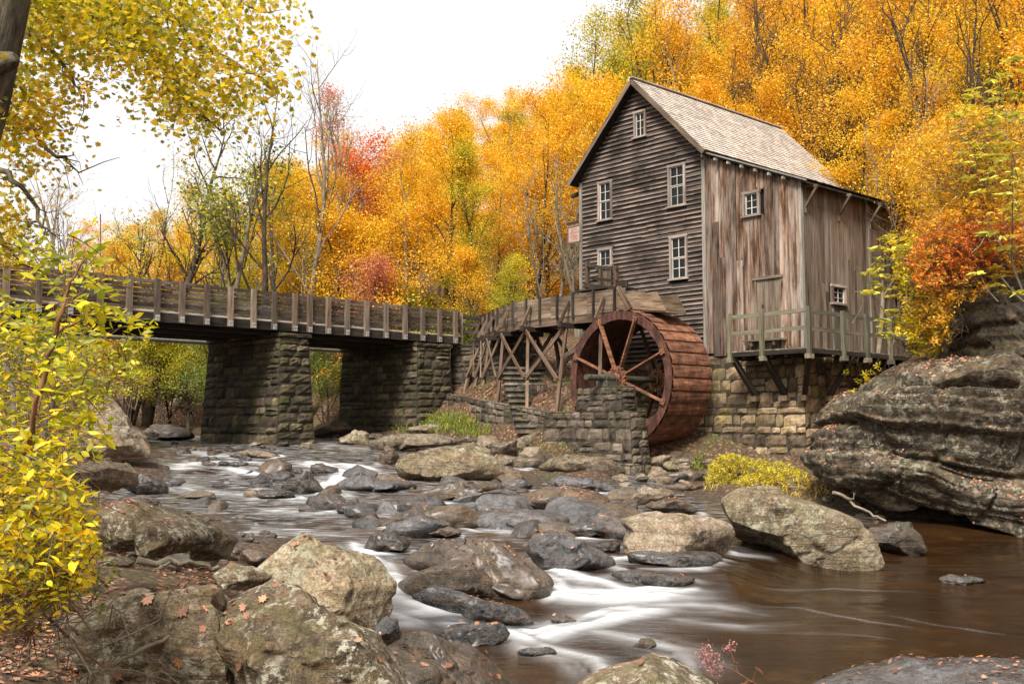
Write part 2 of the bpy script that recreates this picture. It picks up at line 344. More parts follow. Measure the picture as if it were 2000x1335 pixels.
M['nearlow'] = leaf_mat('low_yellow_leaves', [(.05, (.20, .24, .01)), (.25, (.60, .54, .01)), (.5, (.88, .62, .01)), (.8, (.88, .40, .01))], .5, .2)
M['over'] = leaf_mat('overhanging_maple_leaves', [(.05, (.15, .16, .01)), (.25, (.38, .35, .012)), (.45, (.68, .52, .016)), (.7, (.84, .48, .016)), (.9, (.82, .32, .02))], .6)
M['rhodo'] = leaf_mat('leathery_green_leaves', [(.1, (.34, .34, .05)), (.5, (.70, .62, .08)), (.9, (.88, .60, .05))], .35, .2, .35)
M['grass'] = leaf_mat('grass_blades', [(.1, (.10, .15, .02)), (.5, (.24, .30, .03)), (.9, (.42, .40, .05))])
M['ygrass'] = leaf_mat('yellow_grass_blades', [(.1, (.40, .40, .014)), (.5, (.82, .66, .014)), (.9, (.86, .50, .015))])
M['litter'] = leaf_mat('dead_leaf_litter', [(.05, (.14, .055, .03)), (.3, (.30, .13, .075)), (.55, (.50, .26, .16)), (.78, (.66, .22, .05)), (.95, (.66, .44, .30))], .15, .1)
M['dried'] = leaf_mat('dried_flower_heads', [(.1, (.30, .12, .11)), (.6, (.46, .22, .19)), (.9, (.55, .32, .26))], .2, .1)
DK = (.045, .040, .034)
M['r_pale'] = rock_mat('pale_lichen_rock', (.22, .165, .10), (.07, .052, .032), (.36, .29, .195), .55, (.42, .42, .30), .25)
M['r_tan'] = rock_mat('tan_rock', (.20, .148, .10), (.065, .048, .034), (.37, .29, .21), .3, (.44, .42, .34), .25)
M['r_bank'] = rock_mat('bank_rock_with_lichen', (.12, .085, .053), (.03, .023, .015), (.25, .19, .125), .75, (.48, .45, .35), .3, sc_=1.8, iron=.4)
M['r_brown'] = rock_mat('brown_damp_rock', (.075, .050, .032), (.022, .015, .010), (.17, .12, .08), .0, moss=.15, rough=(.25, .6), wet=1, iron=.45)
M['r_wet'] = rock_mat('wet_dark_rock', (.034, .028, .024), (.010, .0085, .007), (.11, .098, .09), .0, rough=(.10, .38), wet=1, iron=.25, dirt=.25)
M['r_slab'] = rock_mat('wet_grey_slab', (.075, .068, .064), (.022, .019, .017), (.18, .17, .17), .0, rough=(.12, .4), wet=1, iron=.15, dirt=.3)
M['r_cliff'] = rock_mat('cliff_rock', (.095, .070, .048), (.022, .017, .011), (.24, .19, .135), .6, (.40, .38, .29), .25, iron=.35, dirt=.7)
M['r_ledge'] = rock_mat('dark_ledge_rock', (.075, .057, .041), (.025, .019, .014), (.16, .128, .095), .2, (.3, .3, .22), .3, iron=.3, dirt=.6)
# boulders and rocks that can be picked out in the photo: name, label, material, outline in photo pixels, options
RK = [ # name, label, material, outline, kwargs
 ('cliff', 'huge layered grey cliff boulder overhanging the pool at the right edge', 'r_cliff', [(1592,885),(1612,835),(1645,792),(1672,745),(1725,702),(1790,682),(1880,672),(2010,650),(2300,620),(2350,1150),(2150,1100),(2000,1068),(1900,1048),(1850,1042),(1800,1010),(1750,992),(1700,962),(1625,942)], dict(D=22.5, dr=3.2, sub=7, nf=5, rough=.025, strata=.30, lay=(1.15, 4.2))),
 ('ledge_rock', 'dark layered rock ledge above the cliff boulder beneath the bushes', 'r_ledge', [(1835,690),(1846,610),(1868,560),(1940,520),(2150,440),(2400,440),(2400,760),(2100,760),(1900,735)], dict(D=23.0, dr=2.6, sub=7, nf=4, rough=.03, strata=.22, lay=(2.6, 7.), pw=.5)),
 ('boulder', 'long pale speckled boulder sloping down into the pool beside the cliff', 'r_pale', [(1362,968),(1395,932),(1430,922),(1480,928),(1560,955),(1640,990),(1690,1022),(1696,1050),(1690,1092),(1640,1102),(1560,1087),(1480,1062),(1430,1035),(1385,1000)], dict(sub=6, nf=13, dr=1.0)),
 ('boulder', 'small brown boulder wedged between the long pale boulder and the cliff', 'r_brown', [(1700,1030),(1750,1003),(1785,1018),(1803,1045),(1798,1072),(1770,1087),(1725,1082),(1700,1052)], {}),
 ('boulder', 'flat-topped tan boulder undercut like a mushroom right of the rapids', 'r_tan', [(1170,1008),(1240,985),(1330,990),(1390,1003),(1430,1022),(1433,1048),(1400,1082),(1330,1090),(1260,1080),(1205,1062),(1205,1035)], dict(sub=6, top=.8)),
 ('boulder', 'large pale tan boulder leaning over the white water at lower left centre', 'r_pale', [(505,1092),(540,1045),(578,1017),(620,1028),(680,1063),(730,1103),(760,1145),(752,1185),(742,1232),(700,1238),(650,1225),(590,1190),(535,1150),(510,1118)], dict(D=8.6, dr=.42, sub=6, nf=14)),
 ('boulder', 'big brown rounded boulder in the middle of the rapids', 'r_brown', [(760,1098),(820,1060),(900,1040),(950,1034),(1000,1052),(1030,1088),(1058,1120),(1052,1150),(1035,1172),(980,1168),(900,1140),(790,1114)], dict(sub=6)),
 ('rock', 'brown wedge-shaped rock in front of the big rounded boulder', 'r_brown', [(775,1142),(800,1113),(870,1084),(908,1080),(938,1095),(962,1132),(978,1178),(930,1168),(860,1158),(800,1160)], dict(dr=.3)),
 ('rock', 'black wet slab with a line of orange leaves across the white water', 'r_wet', [(812,1162),(838,1140),(900,1148),(960,1172),(1012,1190),(1034,1215),(1022,1228),(970,1218),(900,1194),(830,1174)], dict(dr=.25)),
 ('rock', 'low black wet slab below the leaf-lined slab', 'r_wet', [(850,1222),(900,1214),(980,1210),(1003,1240),(985,1260),(900,1264),(860,1240)], dict(dr=.25)),
 ('rock', 'glossy dark wet boulder right of the big rounded boulder', 'r_slab', [(1000,1050),(1040,1024),(1075,1022),(1110,1042),(1150,1065),(1195,1090),(1202,1110),(1170,1127),(1110,1122),(1060,1102),(1010,1078)], dict(sub=6, dr=.6)),
 ('boulder', 'long tan moss-stained boulder on the far bank left of the waterwheel pier', 'r_pale', [(755,912),(772,885),(800,870),(850,866),(920,875),(970,890),(987,910),(980,935),(900,942),(830,944),(770,930)], dict(sub=6, dr=.8)),
 ('rock', 'rounded brown rock at the left end of the long tan boulder', 'r_brown', [(738,888),(755,867),(774,872),(780,890),(768,910),(742,913)], {}),
 ('boulder', 'smooth tan slab resting against the foot of the wheel pier', 'r_tan', [(1028,912),(1070,886),(1130,880),(1190,888),(1218,905),(1212,942),(1130,940),(1060,930)], dict(D=29.2, dr=.9)),
 ('rock', 'tan rock behind the long tan boulder', 'r_pale', [(880,876),(925,860),(962,880),(968,900),(920,900)], {}),
 ('rock', 'pale flat rock leaning on the left wall of the wheel pier', 'r_tan', [(1003,862),(1030,845),(1058,838),(1068,862),(1040,876),(1012,874)], {}),
 ('rock', 'grey brown rock below the curved retaining wall', 'r_brown', [(952,868),(975,858),(1006,860),(1008,880),(975,895)], {}),
 ('rock', 'blunt brown rock left of the smooth slab by the wheel pier', 'r_brown', [(982,892),(1018,885),(1036,895),(1032,917),(998,915)], {}),
 ('rock', 'long dark split slab in front of the long tan boulder', 'r_brown', [(818,966),(868,936),(930,930),(980,940),(984,957),(920,972),(850,978)], dict(dr=.6)),
 ('rock', 'grey wet flat slab in front of the split slab', 'r_slab', [(872,978),(918,958),(985,955),(1004,966),(960,982),(890,984)], dict(dr=.4)),
 ('rock', 'broad flat brown slab covered with leaves in front of the wheel pier', 'r_brown', [(998,968),(1060,943),(1130,943),(1182,964),(1187,982),(1130,1000),(1060,993),(1010,980)], dict(dr=.9, top=.9)),
 ('rock', 'narrow grey slab lying along the foot of the wheel pier', 'r_slab', [(1040,945),(1090,928),(1160,935),(1205,955),(1195,965),(1120,958)], dict(dr=.5)),
 ('rock', 'round tan rock behind the mushroom boulder', 'r_tan', [(1234,968),(1258,946),(1300,950),(1316,966),(1300,984),(1250,988)], {}),
 ('rock', 'brown low rock between the round tan rock and the long pale boulder', 'r_brown', [(1245,990),(1300,968),(1348,975),(1366,1000),(1300,1004)], {}),
 ('rock', 'tilted brown rock with a sharp ridge in the left of the rapids', 'r_brown', [(738,1028),(785,995),(830,978),(848,985),(852,1002),(800,1022),(745,1034)], dict(dr=.35)),
 ('rock', 'dark pointed wet rock above the first cascade', 'r_wet', [(710,1072),(722,1040),(745,1028),(775,1038),(808,1062),(800,1078),(730,1082)], {}),
 ('rock', 'lumpy brown rock behind the big rounded boulder', 'r_brown', [(794,1042),(808,1012),(850,1008),(872,1022),(893,1040),(880,1050),(830,1052)], {}),
 ('rock', 'flat dark rock sheet awash with orange leaves at the centre of the rapids', 'r_slab', [(895,1015),(930,985),(1000,982),(1080,995),(1142,1015),(1100,1034),(1000,1036),(930,1034)], dict(dr=1.2, top=.9)),
 ('rock', 'dark grey flat rock left of the mushroom boulder', 'r_wet', [(1098,1034),(1150,1015),(1198,1020),(1208,1045),(1150,1050)], {}),
 ('rock', 'small dark rock tucked under the mushroom boulder', 'r_wet', [(1160,1066),(1190,1052),(1215,1062),(1210,1082),(1170,1080)], {}),
 ('rock', 'broken black slab below the mushroom boulder', 'r_wet', [(1198,1120),(1240,1108),(1300,1118),(1372,1130),(1345,1150),(1260,1154),(1216,1144)], dict(dr=.3)),
 ('rock', 'black wet rock hidden in the shadow under the mushroom boulder', 'r_wet', [(1215,1075),(1260,1070),(1340,1080),(1400,1078),(1405,1100),(1300,1108),(1230,1100)], dict(dr=.4)),
 ('rock', 'small black rock poking out of the white water', 'r_wet', [(1072,1208),(1100,1198),(1126,1212),(1118,1222),(1085,1222)], {}),
 ('rock', 'low wet rock at the lower edge of the white water', 'r_wet', [(1003,1270),(1030,1261),(1075,1264),(1088,1276),(1060,1286),(1010,1284)], {}),
 ('rock', 'small brown pointed rock alone in the pool', 'r_brown', [(1233,1262),(1250,1242),(1272,1246),(1284,1258),(1272,1268),(1240,1268)], {}),
 ('rock', 'low wet rock with leaves in the pool near the cliff', 'r_wet', [(1830,1130),(1860,1118),(1905,1124),(1935,1136),(1890,1145),(1845,1142)], {}),
 ('rock', 'dark upright rock left of the upper cascade', 'r_wet', [(494,938),(512,915),(530,923),(539,945),(522,954),(498,950)], {}),
 ('rock', 'dark blocky rock splitting the upper cascade', 'r_wet', [(550,948),(558,925),(598,918),(615,936),(632,960),(592,966),(556,960)], {}),
 ('rock', 'thin dark rock just below the blocky rock of the upper cascade', 'r_wet', [(500,968),(530,952),(572,958),(578,972),(530,976)], {}),
 ('rock', 'pale wet flat rock right of the upper cascade', 'r_slab', [(652,948),(700,925),(760,927),(815,940),(822,956),(760,962),(670,960)], dict(dr=.8, top=.9)),
 ('rock', 'small brown rock at the head of the upper cascade', 'r_brown', [(672,924),(698,903),(725,918),(722,930),(680,932)], {}),
 ('rock', 'low dark rock with leaves left of the tilted ridge rock', 'r_wet', [(635,985),(680,975),(740,985),(760,1000),(700,1008),(645,1002)], {}),
 ('rock', 'small dark rock in the rapids right of the tilted ridge rock', 'r_wet', [(862,1000),(885,992),(900,1002),(890,1014),(866,1012)], {}),
 ('boulder', 'tall grey boulder tilted to the right beside the yellow bushes on the left', 'r_tan', [(158,812),(182,768),(205,760),(235,780),(262,820),(290,862),(312,895),(308,915),(262,918),(205,900),(168,878)], dict(dr=.9, sub=6)),
 ('rock', 'grey boulder left of the tall tilted boulder', 'r_tan', [(90,860),(140,828),(182,822),(200,842),(200,870),(180,900),(110,900)], {}),
 ('boulder', 'long flat grey rock on the far bank behind the bridge', 'r_tan', [(240,768),(270,748),(320,744),(370,755),(382,772),(330,782),(258,784)], dict(dr=1.)),
 ('boulder', 'pale tan rock left of the middle bridge pier', 'r_pale', [(262,795),(300,776),(375,771),(384,797),(330,808),(285,808)], dict(dr=1.)),
 ('rock', 'dark wedge-shaped rock at the left foot of the middle bridge pier', 'r_brown', [(275,845),(300,828),(335,822),(374,840),(378,855),(330,860),(282,858)], {}),
 ('boulder', 'long bank rock topped with fallen leaves on the left shore', 'r_bank', [(192,990),(235,962),(290,982),(360,1012),(420,1045),(412,1072),(350,1080),(280,1068),(230,1068),(192,1045)], dict(D=9.8, dr=.7, sub=6)),
 ('boulder', 'mossy upright rock behind the right end of the long bank rock', 'r_pale', [(358,1014),(392,1002),(425,1022),(452,1062),(432,1092),(380,1092),(365,1050)], dict(D=10.6, dr=.5)),
 ('rock', 'wet dark rock at the water edge above the long bank rock', 'r_wet', [(232,930),(268,918),(300,928),(322,945),(320,964),(270,968),(236,950)], {}),
 ('rock', 'flat wet rock at the left water edge below the tall boulder', 'r_wet', [(298,938),(330,928),(362,938),(340,952),(308,950)], {}),
 ('rock', 'small pair of dark rocks at the left water edge', 'r_wet', [(252,972),(282,958),(308,978),(300,992),(262,990)], {}),
 ('rock', 'mossy tan rock just left of the leaning pale boulder', 'r_bank', [(408,1118),(438,1098),(500,1104),(518,1132),(470,1150),(415,1140)], dict(D=7.8, dr=.35)),
 ('boulder', 'grey brown rock half hidden by yellow bushes on the left shore', 'r_tan', [(120,915),(180,892),(240,902),(244,950),(160,962)], dict(D=11.5, dr=.7)),
 ('boulder', 'huge lichen-spotted rock in the bottom left foreground', 'r_bank', [(380,1260),(430,1175),(490,1134),(570,1130),(610,1140),(618,1165),(645,1180),(700,1238),(770,1318),(800,1420),(700,1520),(400,1520)], dict(D=5.6, dr=.62, sub=7, nf=16, rough=.06)),
 ('boulder', 'leaf-littered mossy rock at the left of the lichen-spotted rock', 'r_bank', [(90,1240),(150,1175),(250,1118),(350,1108),(430,1128),(480,1180),(500,1300),(480,1500),(100,1500)], dict(D=5.9, dr=.75, sub=7, nf=16, rough=.06)),
 ('boulder', 'brown leaf-topped boulder in the bottom centre foreground', 'r_brown', [(772,1250),(785,1222),(808,1208),(850,1220),(900,1258),(960,1308),(1010,1360),(1020,1430),(780,1430)], dict(D=6.6, dr=.5, sub=6)),
 ('boulder', 'pale grey lichen-spotted rock at the bottom edge right of centre', 'r_bank', [(1115,1350),(1170,1305),(1240,1276),(1290,1280),(1345,1305),(1410,1360),(1400,1450),(1120,1450)], dict(D=5.4, dr=.4, sub=6, nf=14)),
 ('boulder', 'flat wet dark rock shelf in the bottom right corner', 'r_slab', [(1560,1372),(1620,1345),(1700,1325),(1800,1312),(1850,1300),(2150,1290),(2150,1430),(1580,1430)], dict(D=8.4, dr=1.0, sub=6, nf=6, top=.9)),
 ('rock', 'small dark rock between the leaning pale boulder and the bottom centre boulder', 'r_wet', [(715,1232),(755,1200),(782,1208),(775,1250),(735,1270),(700,1262)], dict(D=7.4, dr=.25)),
 ('rock', 'flat brown rock low at the bottom between the lichen rock and the centre boulder', 'r_brown', [(690,1290),(760,1278),(860,1290),(880,1330),(800,1400),(700,1380)], dict(D=5.9, dr=.4)),
 ('rock', 'brown rock right of the foot of the middle bridge pier', 'r_brown', [(612,842),(648,815),(692,820),(722,838),(680,854),(620,852)], {}),
 ('rock', 'mossy tan rock near the water right of the middle bridge pier', 'r_pale', [(660,856),(688,836),(720,845),(718,868),(682,870)], {}),
 ('boulder', 'long low tan rock on the gravel bar between bridge and wheel', 'r_tan', [(708,866),(742,843),(800,841),(872,850),(884,868),(800,872),(740,884)], dict(dr=.9)),
 ('rock', 'flat grey rock in the grass below the curved retaining wall', 'r_tan', [(796,838),(850,824),(895,830),(898,852),(840,852)], {}),
 ('rock', 'brown angular rock in the grass below the curved retaining wall', 'r_brown', [(885,862),(915,845),(945,855),(940,872),(900,874)], {}),
 ('rock', 'small squared stone at the right corner of the middle pier', 'r_tan', [(580,878),(584,862),(612,862),(618,878)], {}),
 ('rock', 'long flat tan rock awash left of the middle pier foot', 'r_tan', [(440,888),(480,874),(520,882),(538,892),(480,896)], {}),
 ('rock', 'low brown slab on the ground under the waterwheel', 'r_brown', [(1290,930),(1340,912),(1400,920),(1400,935),(1330,942)], {}),
 ('rock', 'dark slab on the bank left of the yellow grass', 'r_brown', [(1300,950),(1350,938),(1385,945),(1370,965),(1310,964)], {}),
]
# ------------------------------------------------------------------ terrain and water heights (z relative to the camera)
def wz(X, Y):
    X = np.asarray(X, float); Y = np.asarray(Y, float)
    Ye = Y - np.interp(X, [-4, 0, 3, 4.6, 6, 8], [-1.2, 0, .6, 3, 5.0, 7.5])
    return np.interp(Ye, [0, 12.6, 13.2, 14.2, 15.0, 17, 20, 25, 29, 30.4, 31.2, 37, 60], [-2.4, -2.4, -2.33, -2.12, -2.03, -2.0, -1.9, -1.72, -1.56, -1.46, -1.22, -.76, -.3])
_cp = [(1,10,-2.8),(5,10,-2.8),(9,10,-2.7),(13,10,-2.6),(1,14,-2.8),(5,14,-2.8),(8,16,-2.8),(11,13,-2.6),(-.5,12,-2.7),(-1.6,13.5,-2.5),(-2,17,-2.3),(1,18,-2.25),(4,19,-2.2),
 (-4,22,-2.15),(-1,22,-2.1),(2,24,-1.98),(-8,26,-1.95),(-3,27,-1.9),(0,27,-1.75),(-9,32,-1.4),(-5,33,-1.4),(-11,37,-1.1),(-7,37,-1.1),(-5,36.5,-1.0),(-14,42,-1.0),(-10,45,-.9),(-18,55,-.6),
 (2,29,-1.5),(3,26,-1.7),(6,26,-1.6),(7.5,28.5,-1.6),(5,31,-1.7),(3.8,30.2,-1.8),(6.3,29.8,-1.7),(8.5,29.6,-1.35),(0,30,-1.5),(-3,31,-1.3),(1.5,31.6,-1.5),
 (8,20.5,-2.7),(10,21,-2.6),(13,20.5,-1.5),(9.5,23.5,-1.2),(14,23,2),(12.5,26.5,1.3),(11.5,31,.6),(13,34,2.2),(17,19,1.),(13,16,-2.2),(20,25,5),(17,32,4.5),(14.5,38,4.2),(25,15,5),(22,8,3),(13,41,4.8),
 (-1,38.6,1.2),(1,36,1.0),(0,41,2.2),(4.2,37.5,1.6),(3.5,41,3.3),(7,42,4),(9,40,4),(-1.5,44.5,3.2),(1,47,3.6),(-4,48,3.1),(5,46,4.3),
 (-3.4,38.5,-.8),(-2.2,37.6,-.9),(-3.1,40.4,.2),(-1.75,37.8,-.5),(-.75,35.8,-.8),(.6,33.8,-.95),(-2.2,41.2,1.0),(-.95,38.3,.75),(.1,36.3,.5),(1.3,34.6,.28),(.2,33.2,-1.1),(2.1,33.6,.2),(2.6,32.2,-1.1),(-4.5,40,-.7),(-8,49,1.6),(-6.6,45.5,.2),(-10,52,2.6),(-5,46.5,1.6),(-19,56,1.4),(-17,62,3.0),(-24,52,1.0),(-13,56,2.6),(-12,49,.2),
 (-10,20,-1.3),(-6.5,17,-1.6),(-4.4,13,-1.7),(-3.6,9.5,-1.6),(-2.6,7.5,-1.5),(-2.3,5.5,-1.45),(-1.2,5,-1.75),(-.6,7,-2.2),(0,5,-2.3),(2,6,-2.8),(4,7,-2.9),(-12,24,-1.0),(-14,30,-.6),(-17,34,.2),(-19,30,1.4),(-15,20,-.2),(-10,10,-.9),
 (-3,3,-1.45),(-1.3,3,-1.65),(0,2,-1.8),(5,4,-2.8),(10,5,-2.6),(0,0,-1.7),(-5,0,-1.4),(6,0,-2.4),(14,2,-2.2),(-8,4,-1.1),(-20,10,.2),(-30,30,2.6),(-26,42,2.4),(-16,27.5,-.3),(-35,5,2),
 (-40,60,4.6),(-30,66,4.4),(-60,90,9),(-100,60,10),(-100,130,22),(-60,20,5),(-90,0,8),(30,0,4),(60,0,14),(90,0,20),(-90,-40,8),(0,-40,0),(90,-40,20)]
def hill(x, y):
    d = (y - 50) * .8 + (x + 2) * .6
    return 3.4 + .43 * d
for _x in range(-50, 111, 20):
    for _y in range(20, 181, 20):
        d = (_y - 50) * .8 + (_x + 2) * .6
        if d > 9 and not (_x < 30 and _y < 42): _cp.append((_x, _y, min(hill(_x, _y), float(np.interp(_x, [-50, -10, 10, 30], [15, 21, 31, 44])))))
_cp = np.array(_cp, float)
def _ker(a, b): return np.sqrt(((a[:, None] - b[None]) ** 2).sum(-1) + .25)
_K = _ker(_cp[:, :2], _cp[:, :2]); _n = len(_cp)
_A = np.block([[_K + np.eye(_n) * -.02, np.ones((_n, 1))], [np.ones((1, _n)), np.zeros((1, 1))]])
_w = np.linalg.solve(_A, np.append(_cp[:, 2], 0))
def tz(X, Y):
    X = np.asarray(X, float); Y = np.asarray(Y, float); sh = X.shape; q = np.stack([X.ravel(), Y.ravel()], 1)
    r = np.concatenate([_ker(q[i:i + 20000], _cp[:, :2]) @ _w[:-1] for i in range(0, len(q), 20000)]) + _w[-1]
    r = r.reshape(sh)
    n = fbm(P3(X * .55, Y * .55, 0 * X), 4, 3)
    return r + n * np.clip(.22 + .004 * Y, 0, .8)
def surf(X, Y): return np.maximum(tz(X, Y), wz(X, Y))
_ys = np.concatenate([np.arange(2.5, 20, .1), np.arange(20, 45, .2), np.arange(45, 140, .6)])
def hit(px, py, ymin=2.5):
    d = ray(px, py); k = _ys / d[1]; z = k * d[2]; s = surf(d[0] * k, _ys)
    i = np.nonzero((z <= s) & (_ys >= ymin))[0]
    if len(i) == 0: return np.array([d[0] * 60 / d[1], 60, float(surf(np.array([d[0] * 60]), np.array([60.]))[0]) + CZ])
    y = _ys[i[0]]; return np.array([d[0] * y / d[1], y, s[i[0]] + CZ])
def grid_mesh(xs, ys, zf):
    X, Y = np.meshgrid(xs, ys); Z = zf(X, Y) + CZ; V = np.stack([X, Y, Z], -1).reshape(-1, 3); nx, ny = len(xs), len(ys)
    i = (np.arange(ny - 1)[:, None] * nx + np.arange(nx - 1)[None]).ravel()
    return X, Y, V, np.stack([i, i + 1, i + 1 + nx, i + nx], 1)
def spaced(lo, a, b, hi, st, gr=1.13):
    mid = list(np.arange(a, b + 1e-6, st)); s = st; x = b; up = []
    while x < hi: s *= gr; x += s; up.append(x)
    s = st; x = a; dn = []
    while x > lo: s *= gr; x -= s; dn.append(x)
    return np.array(dn[::-1] + mid + up)
xs = spaced(-900, -22, 22, 900, .22); ys = spaced(-400, 2, 58, 1200, .22)
def tzc(X, Y):
    r = tz(X, Y); far = np.clip((np.hypot(X - 5, Y - 40) - 150) / 300, 0, 1)
    return r * (1 - far) + 40 * far
X, Y, V, Fq = grid_mesh(xs, ys, tzc)
mb = MB(); mb.add(V, Fq); WETV = np.clip((wz(X, Y) + .30 - (V[:, 2].reshape(X.shape) - CZ)) / .35, 0, 1) * ((Y < 60) & (Y > 3) & (X > -26) & (X < 16))
k = NT('ground_litter'); p = k.pos()
n1 = k.noise(p, .6, 5, .6); n2 = k.noise(p, 7, 6, .75); n3 = k.noise(p, 28, 4, .75); vc = k.vor(p, 9, 'F1', 'Color'); vd = k.vor(p, 9)
c = k.mix(k.ramp(n2, [(.35, 0.), (.65, 1.)]), (.028, .018, .010), (.12, .068, .038))
lf = k.ramp(k.sepz(vc, 'X'), [(.0, (.10, .05, .03)), (.4, (.28, .15, .09)), (.7, (.38, .18, .07)), (1., (.42, .30, .20))])
c = k.mix(k.math('MULTIPLY', k.ramp(vd, [(.30, 1.), (.5, 0.)]), k.ramp(n3, [(.42, 0.), (.55, 1.)])), c, lf)
c = k.mix(k.math('MULTIPLY', k.ramp(n1, [(.52, 0.), (.66, 1.)]), .7), c, (.055, .075, .014))
zz = k.sepz(p)
wetf = k.attr('wet')
peb = k.vor(p, 5.5, 'F1', 'Color'); pd = k.vor(p, 5.5)
pc = k.mix(k.ramp(pd, [(.0, 0.), (.45, 1.)]), k.ramp(k.sepz(peb), [(0., (.05, .045, .04)), (.6, (.12, .10, .08)), (1., (.2, .17, .13))]), (.012, .010, .008))
c = k.mix(wetf, c, k.mix(.5, pc, k.mix(n2, (.03, .025, .018), (.12, .09, .06))))
k.done(c, k.ramp(n2, [(.3, .6), (.7, .9)]), k.bump(k.math('ADD', n2, k.math('MULTIPLY', vd, .8)), .8, .08))
go = single('ground', mb, k.m, None, None, kind='structure', smooth=True, loc=(0, 0, 0))
go.data.attributes.new('wet', 'FLOAT', 'POINT').data.foreach_set('value', WETV.ravel())

# water: a stepped stream surface with foam where the photo's water breaks white
xs = np.concatenate([np.arange(-26, -13, .2), np.arange(-13, 9.5, .05), np.arange(9.5, 16, .2)])
ys = np.concatenate([np.arange(4.5, 22, .05), np.arange(22, 33, .07), np.arange(33, 62, .2)])
STROKES = [  # photo points, half width in metres, strength
 ([(690,1062),(722,1090),(752,1125),(768,1160),(790,1185)], .22, 1.0), ([(742,1150),(800,1172),(870,1195),(950,1225),(1000,1235)], .26, 1.0),
 ([(760,1185),(830,1210),(860,1225)], .22, .9), ([(985,1228),(1040,1250),(1100,1228),(1200,1200),(1300,1192)], .26, 1.0),
 ([(1010,1255),(1060,1275),(1140,1290),(1190,1335)], .20, .55), ([(1045,1150),(1110,1165),(1200,1165),(1300,1158),(1360,1164)], .26, .95),
 ([(1058,1098),(1095,1120),(1140,1140),(1220,1150)], .16, 1.0), ([(1150,1175),(1280,1185),(1400,1188),(1480,1200)], .25, .35),
 ([(740,1235),(765,1255),(778,1300)], .12, .9), ([(1190,1100),(1225,1120),(1250,1135)], .10, .6),
 ([(590,903),(640,912),(668,925),(655,945),(620,960)], .30, 1.0), ([(650,905),(700,912),(745,925)], .25, .8), ([(640,940),(630,962),(660,975)], .35, .7),
 ([(330,915),(420,905),(500,905),(560,912)], .35, .6), ([(440,915),(520,930),(560,922)], .2, .8), ([(320,945),(380,960),(480,968),(640,985),(760,990)], .45, .30),
 ([(500,998),(620,1005),(740,1000),(860,975)], .4, .38), ([(760,990),(880,1000),(960,1032),(1040,1035)], .4, .4), ([(430,1030),(520,1040),(690,1050)], .35, .30),
 ([(600,860),(660,872),(720,880)], .3, .18), ([(380,880),(420,890),(480,892)], .3, .45), ([(985,970),(1080,985),(1200,1005)], .3, .3),
 ([(1400,1180),(1560,1190),(1700,1215),(1780,1225)], .04, .15), ([(1480,1235),(1640,1240),(1740,1250)], .04, .12), ([(1730,1200),(1850,1225),(1960,1238)], .03, .15),
 ([(1300,1205),(1450,1225),(1520,1222)], .2, .25), ([(1240,1280),(1320,1285),(1420,1300)], .10, .3), ([(1490,1150),(1620,1150),(1780,1155)], .04, .1), ([(1400,1072),(1440,1082),(1500,1090)], .10, .5),
 ([(1120,1230),(1230,1250),(1330,1275),(1360,1320)], .25, .35)]
X, Y, V, Fq = grid_mesh(xs, ys, wz)
foam = np.zeros(X.shape); fx = np.zeros(X.shape)
for pts, wd, st in STROKES:
    W = np.array([hit(*q)[:2] for q in pts]); off = 0; best = np.full(X.shape, 9.); al = np.zeros(X.shape); sg = np.zeros(X.shape)
    m = (X > W[:, 0].min() - 2) & (X < W[:, 0].max() + 2) & (Y > W[:, 1].min() - 2) & (Y < W[:, 1].max() + 2)
    x = X[m]; y = Y[m]; b = best[m]; a_ = al[m]; s_ = sg[m]
    for A, B in zip(W[:-1], W[1:]):
        d = B - A; L = np.hypot(*d) + 1e-6; t = np.clip(((x - A[0]) * d[0] + (y - A[1]) * d[1]) / L ** 2, 0, 1)
        dd = np.hypot(x - A[0] - t * d[0], y - A[1] - t * d[1]); cr = ((x - A[0]) * d[1] - (y - A[1]) * d[0]) / L
        u = dd < b; b = np.where(u, dd, b); a_ = np.where(u, off + t * L, a_); s_ = np.where(u, cr, s_); off += L
    taper = np.clip(np.minimum(a_ / .5, (off - a_) / .7) + .25, 0, 1)
    sn = fbm(P3(a_ * .55, s_ * 7, a_ * 0 + len(pts) + wd * 50), 4, 5)
    sn2 = fbm(P3(a_ * 1.6, s_ * 16, a_ * 0 + 3), 3, 9)
    I = st * np.exp(-(b / wd) ** 2 * .8) * np.clip(.85 + 1.0 * sn + .45 * sn2, 0, 1.3) * taper
    foam[m] = np.maximum(foam[m], I * (1 - foam[m] * .3))
foam = foam * np.clip(1.05 + .9 * fbm(P3(X * 1.3, Y * 3.0, 0 * X + 8), 3, 31), .35, 1.1)
for (_nm, _lb, _mt, _pts, _kw) in RK:     # thin foam rims where the current breaks on a rock
    _q = np.array(_pts, float); _cx, _by = _q[:, 0].mean(), _q[:, 1].max()
    if not (895 < _by < 1245 and 330 < _cx < 1420) or _kw.get('D'): continue
    _hp = hit(_cx, _by); _a = np.ptp(_q[:, 0]) * _hp[1] / F_PX / 2; _b = _kw.get('dr') or max(.7 * _a, .12)
    m = (np.abs(X - _hp[0]) < _a * 2 + .4) & (np.abs(Y - _hp[1] - _b * .75) < _b * 2 + .4)
    e = np.hypot((X[m] - _hp[0]) / (_a + .02), (Y[m] - _hp[1] - _b * .75) / (_b + .02)); rim = (e - 1.06) * min(_a, _b)
    foam[m] = np.maximum(foam[m], np.exp(-(rim / .07) ** 2) * .75 * np.clip(.35 + 1.5 * fbm(P3(X[m] * 1.4, Y[m] * 2.2, 0 * X[m] + 2), 3, 17), 0, 1))
foam = np.clip(foam, 0, 1)
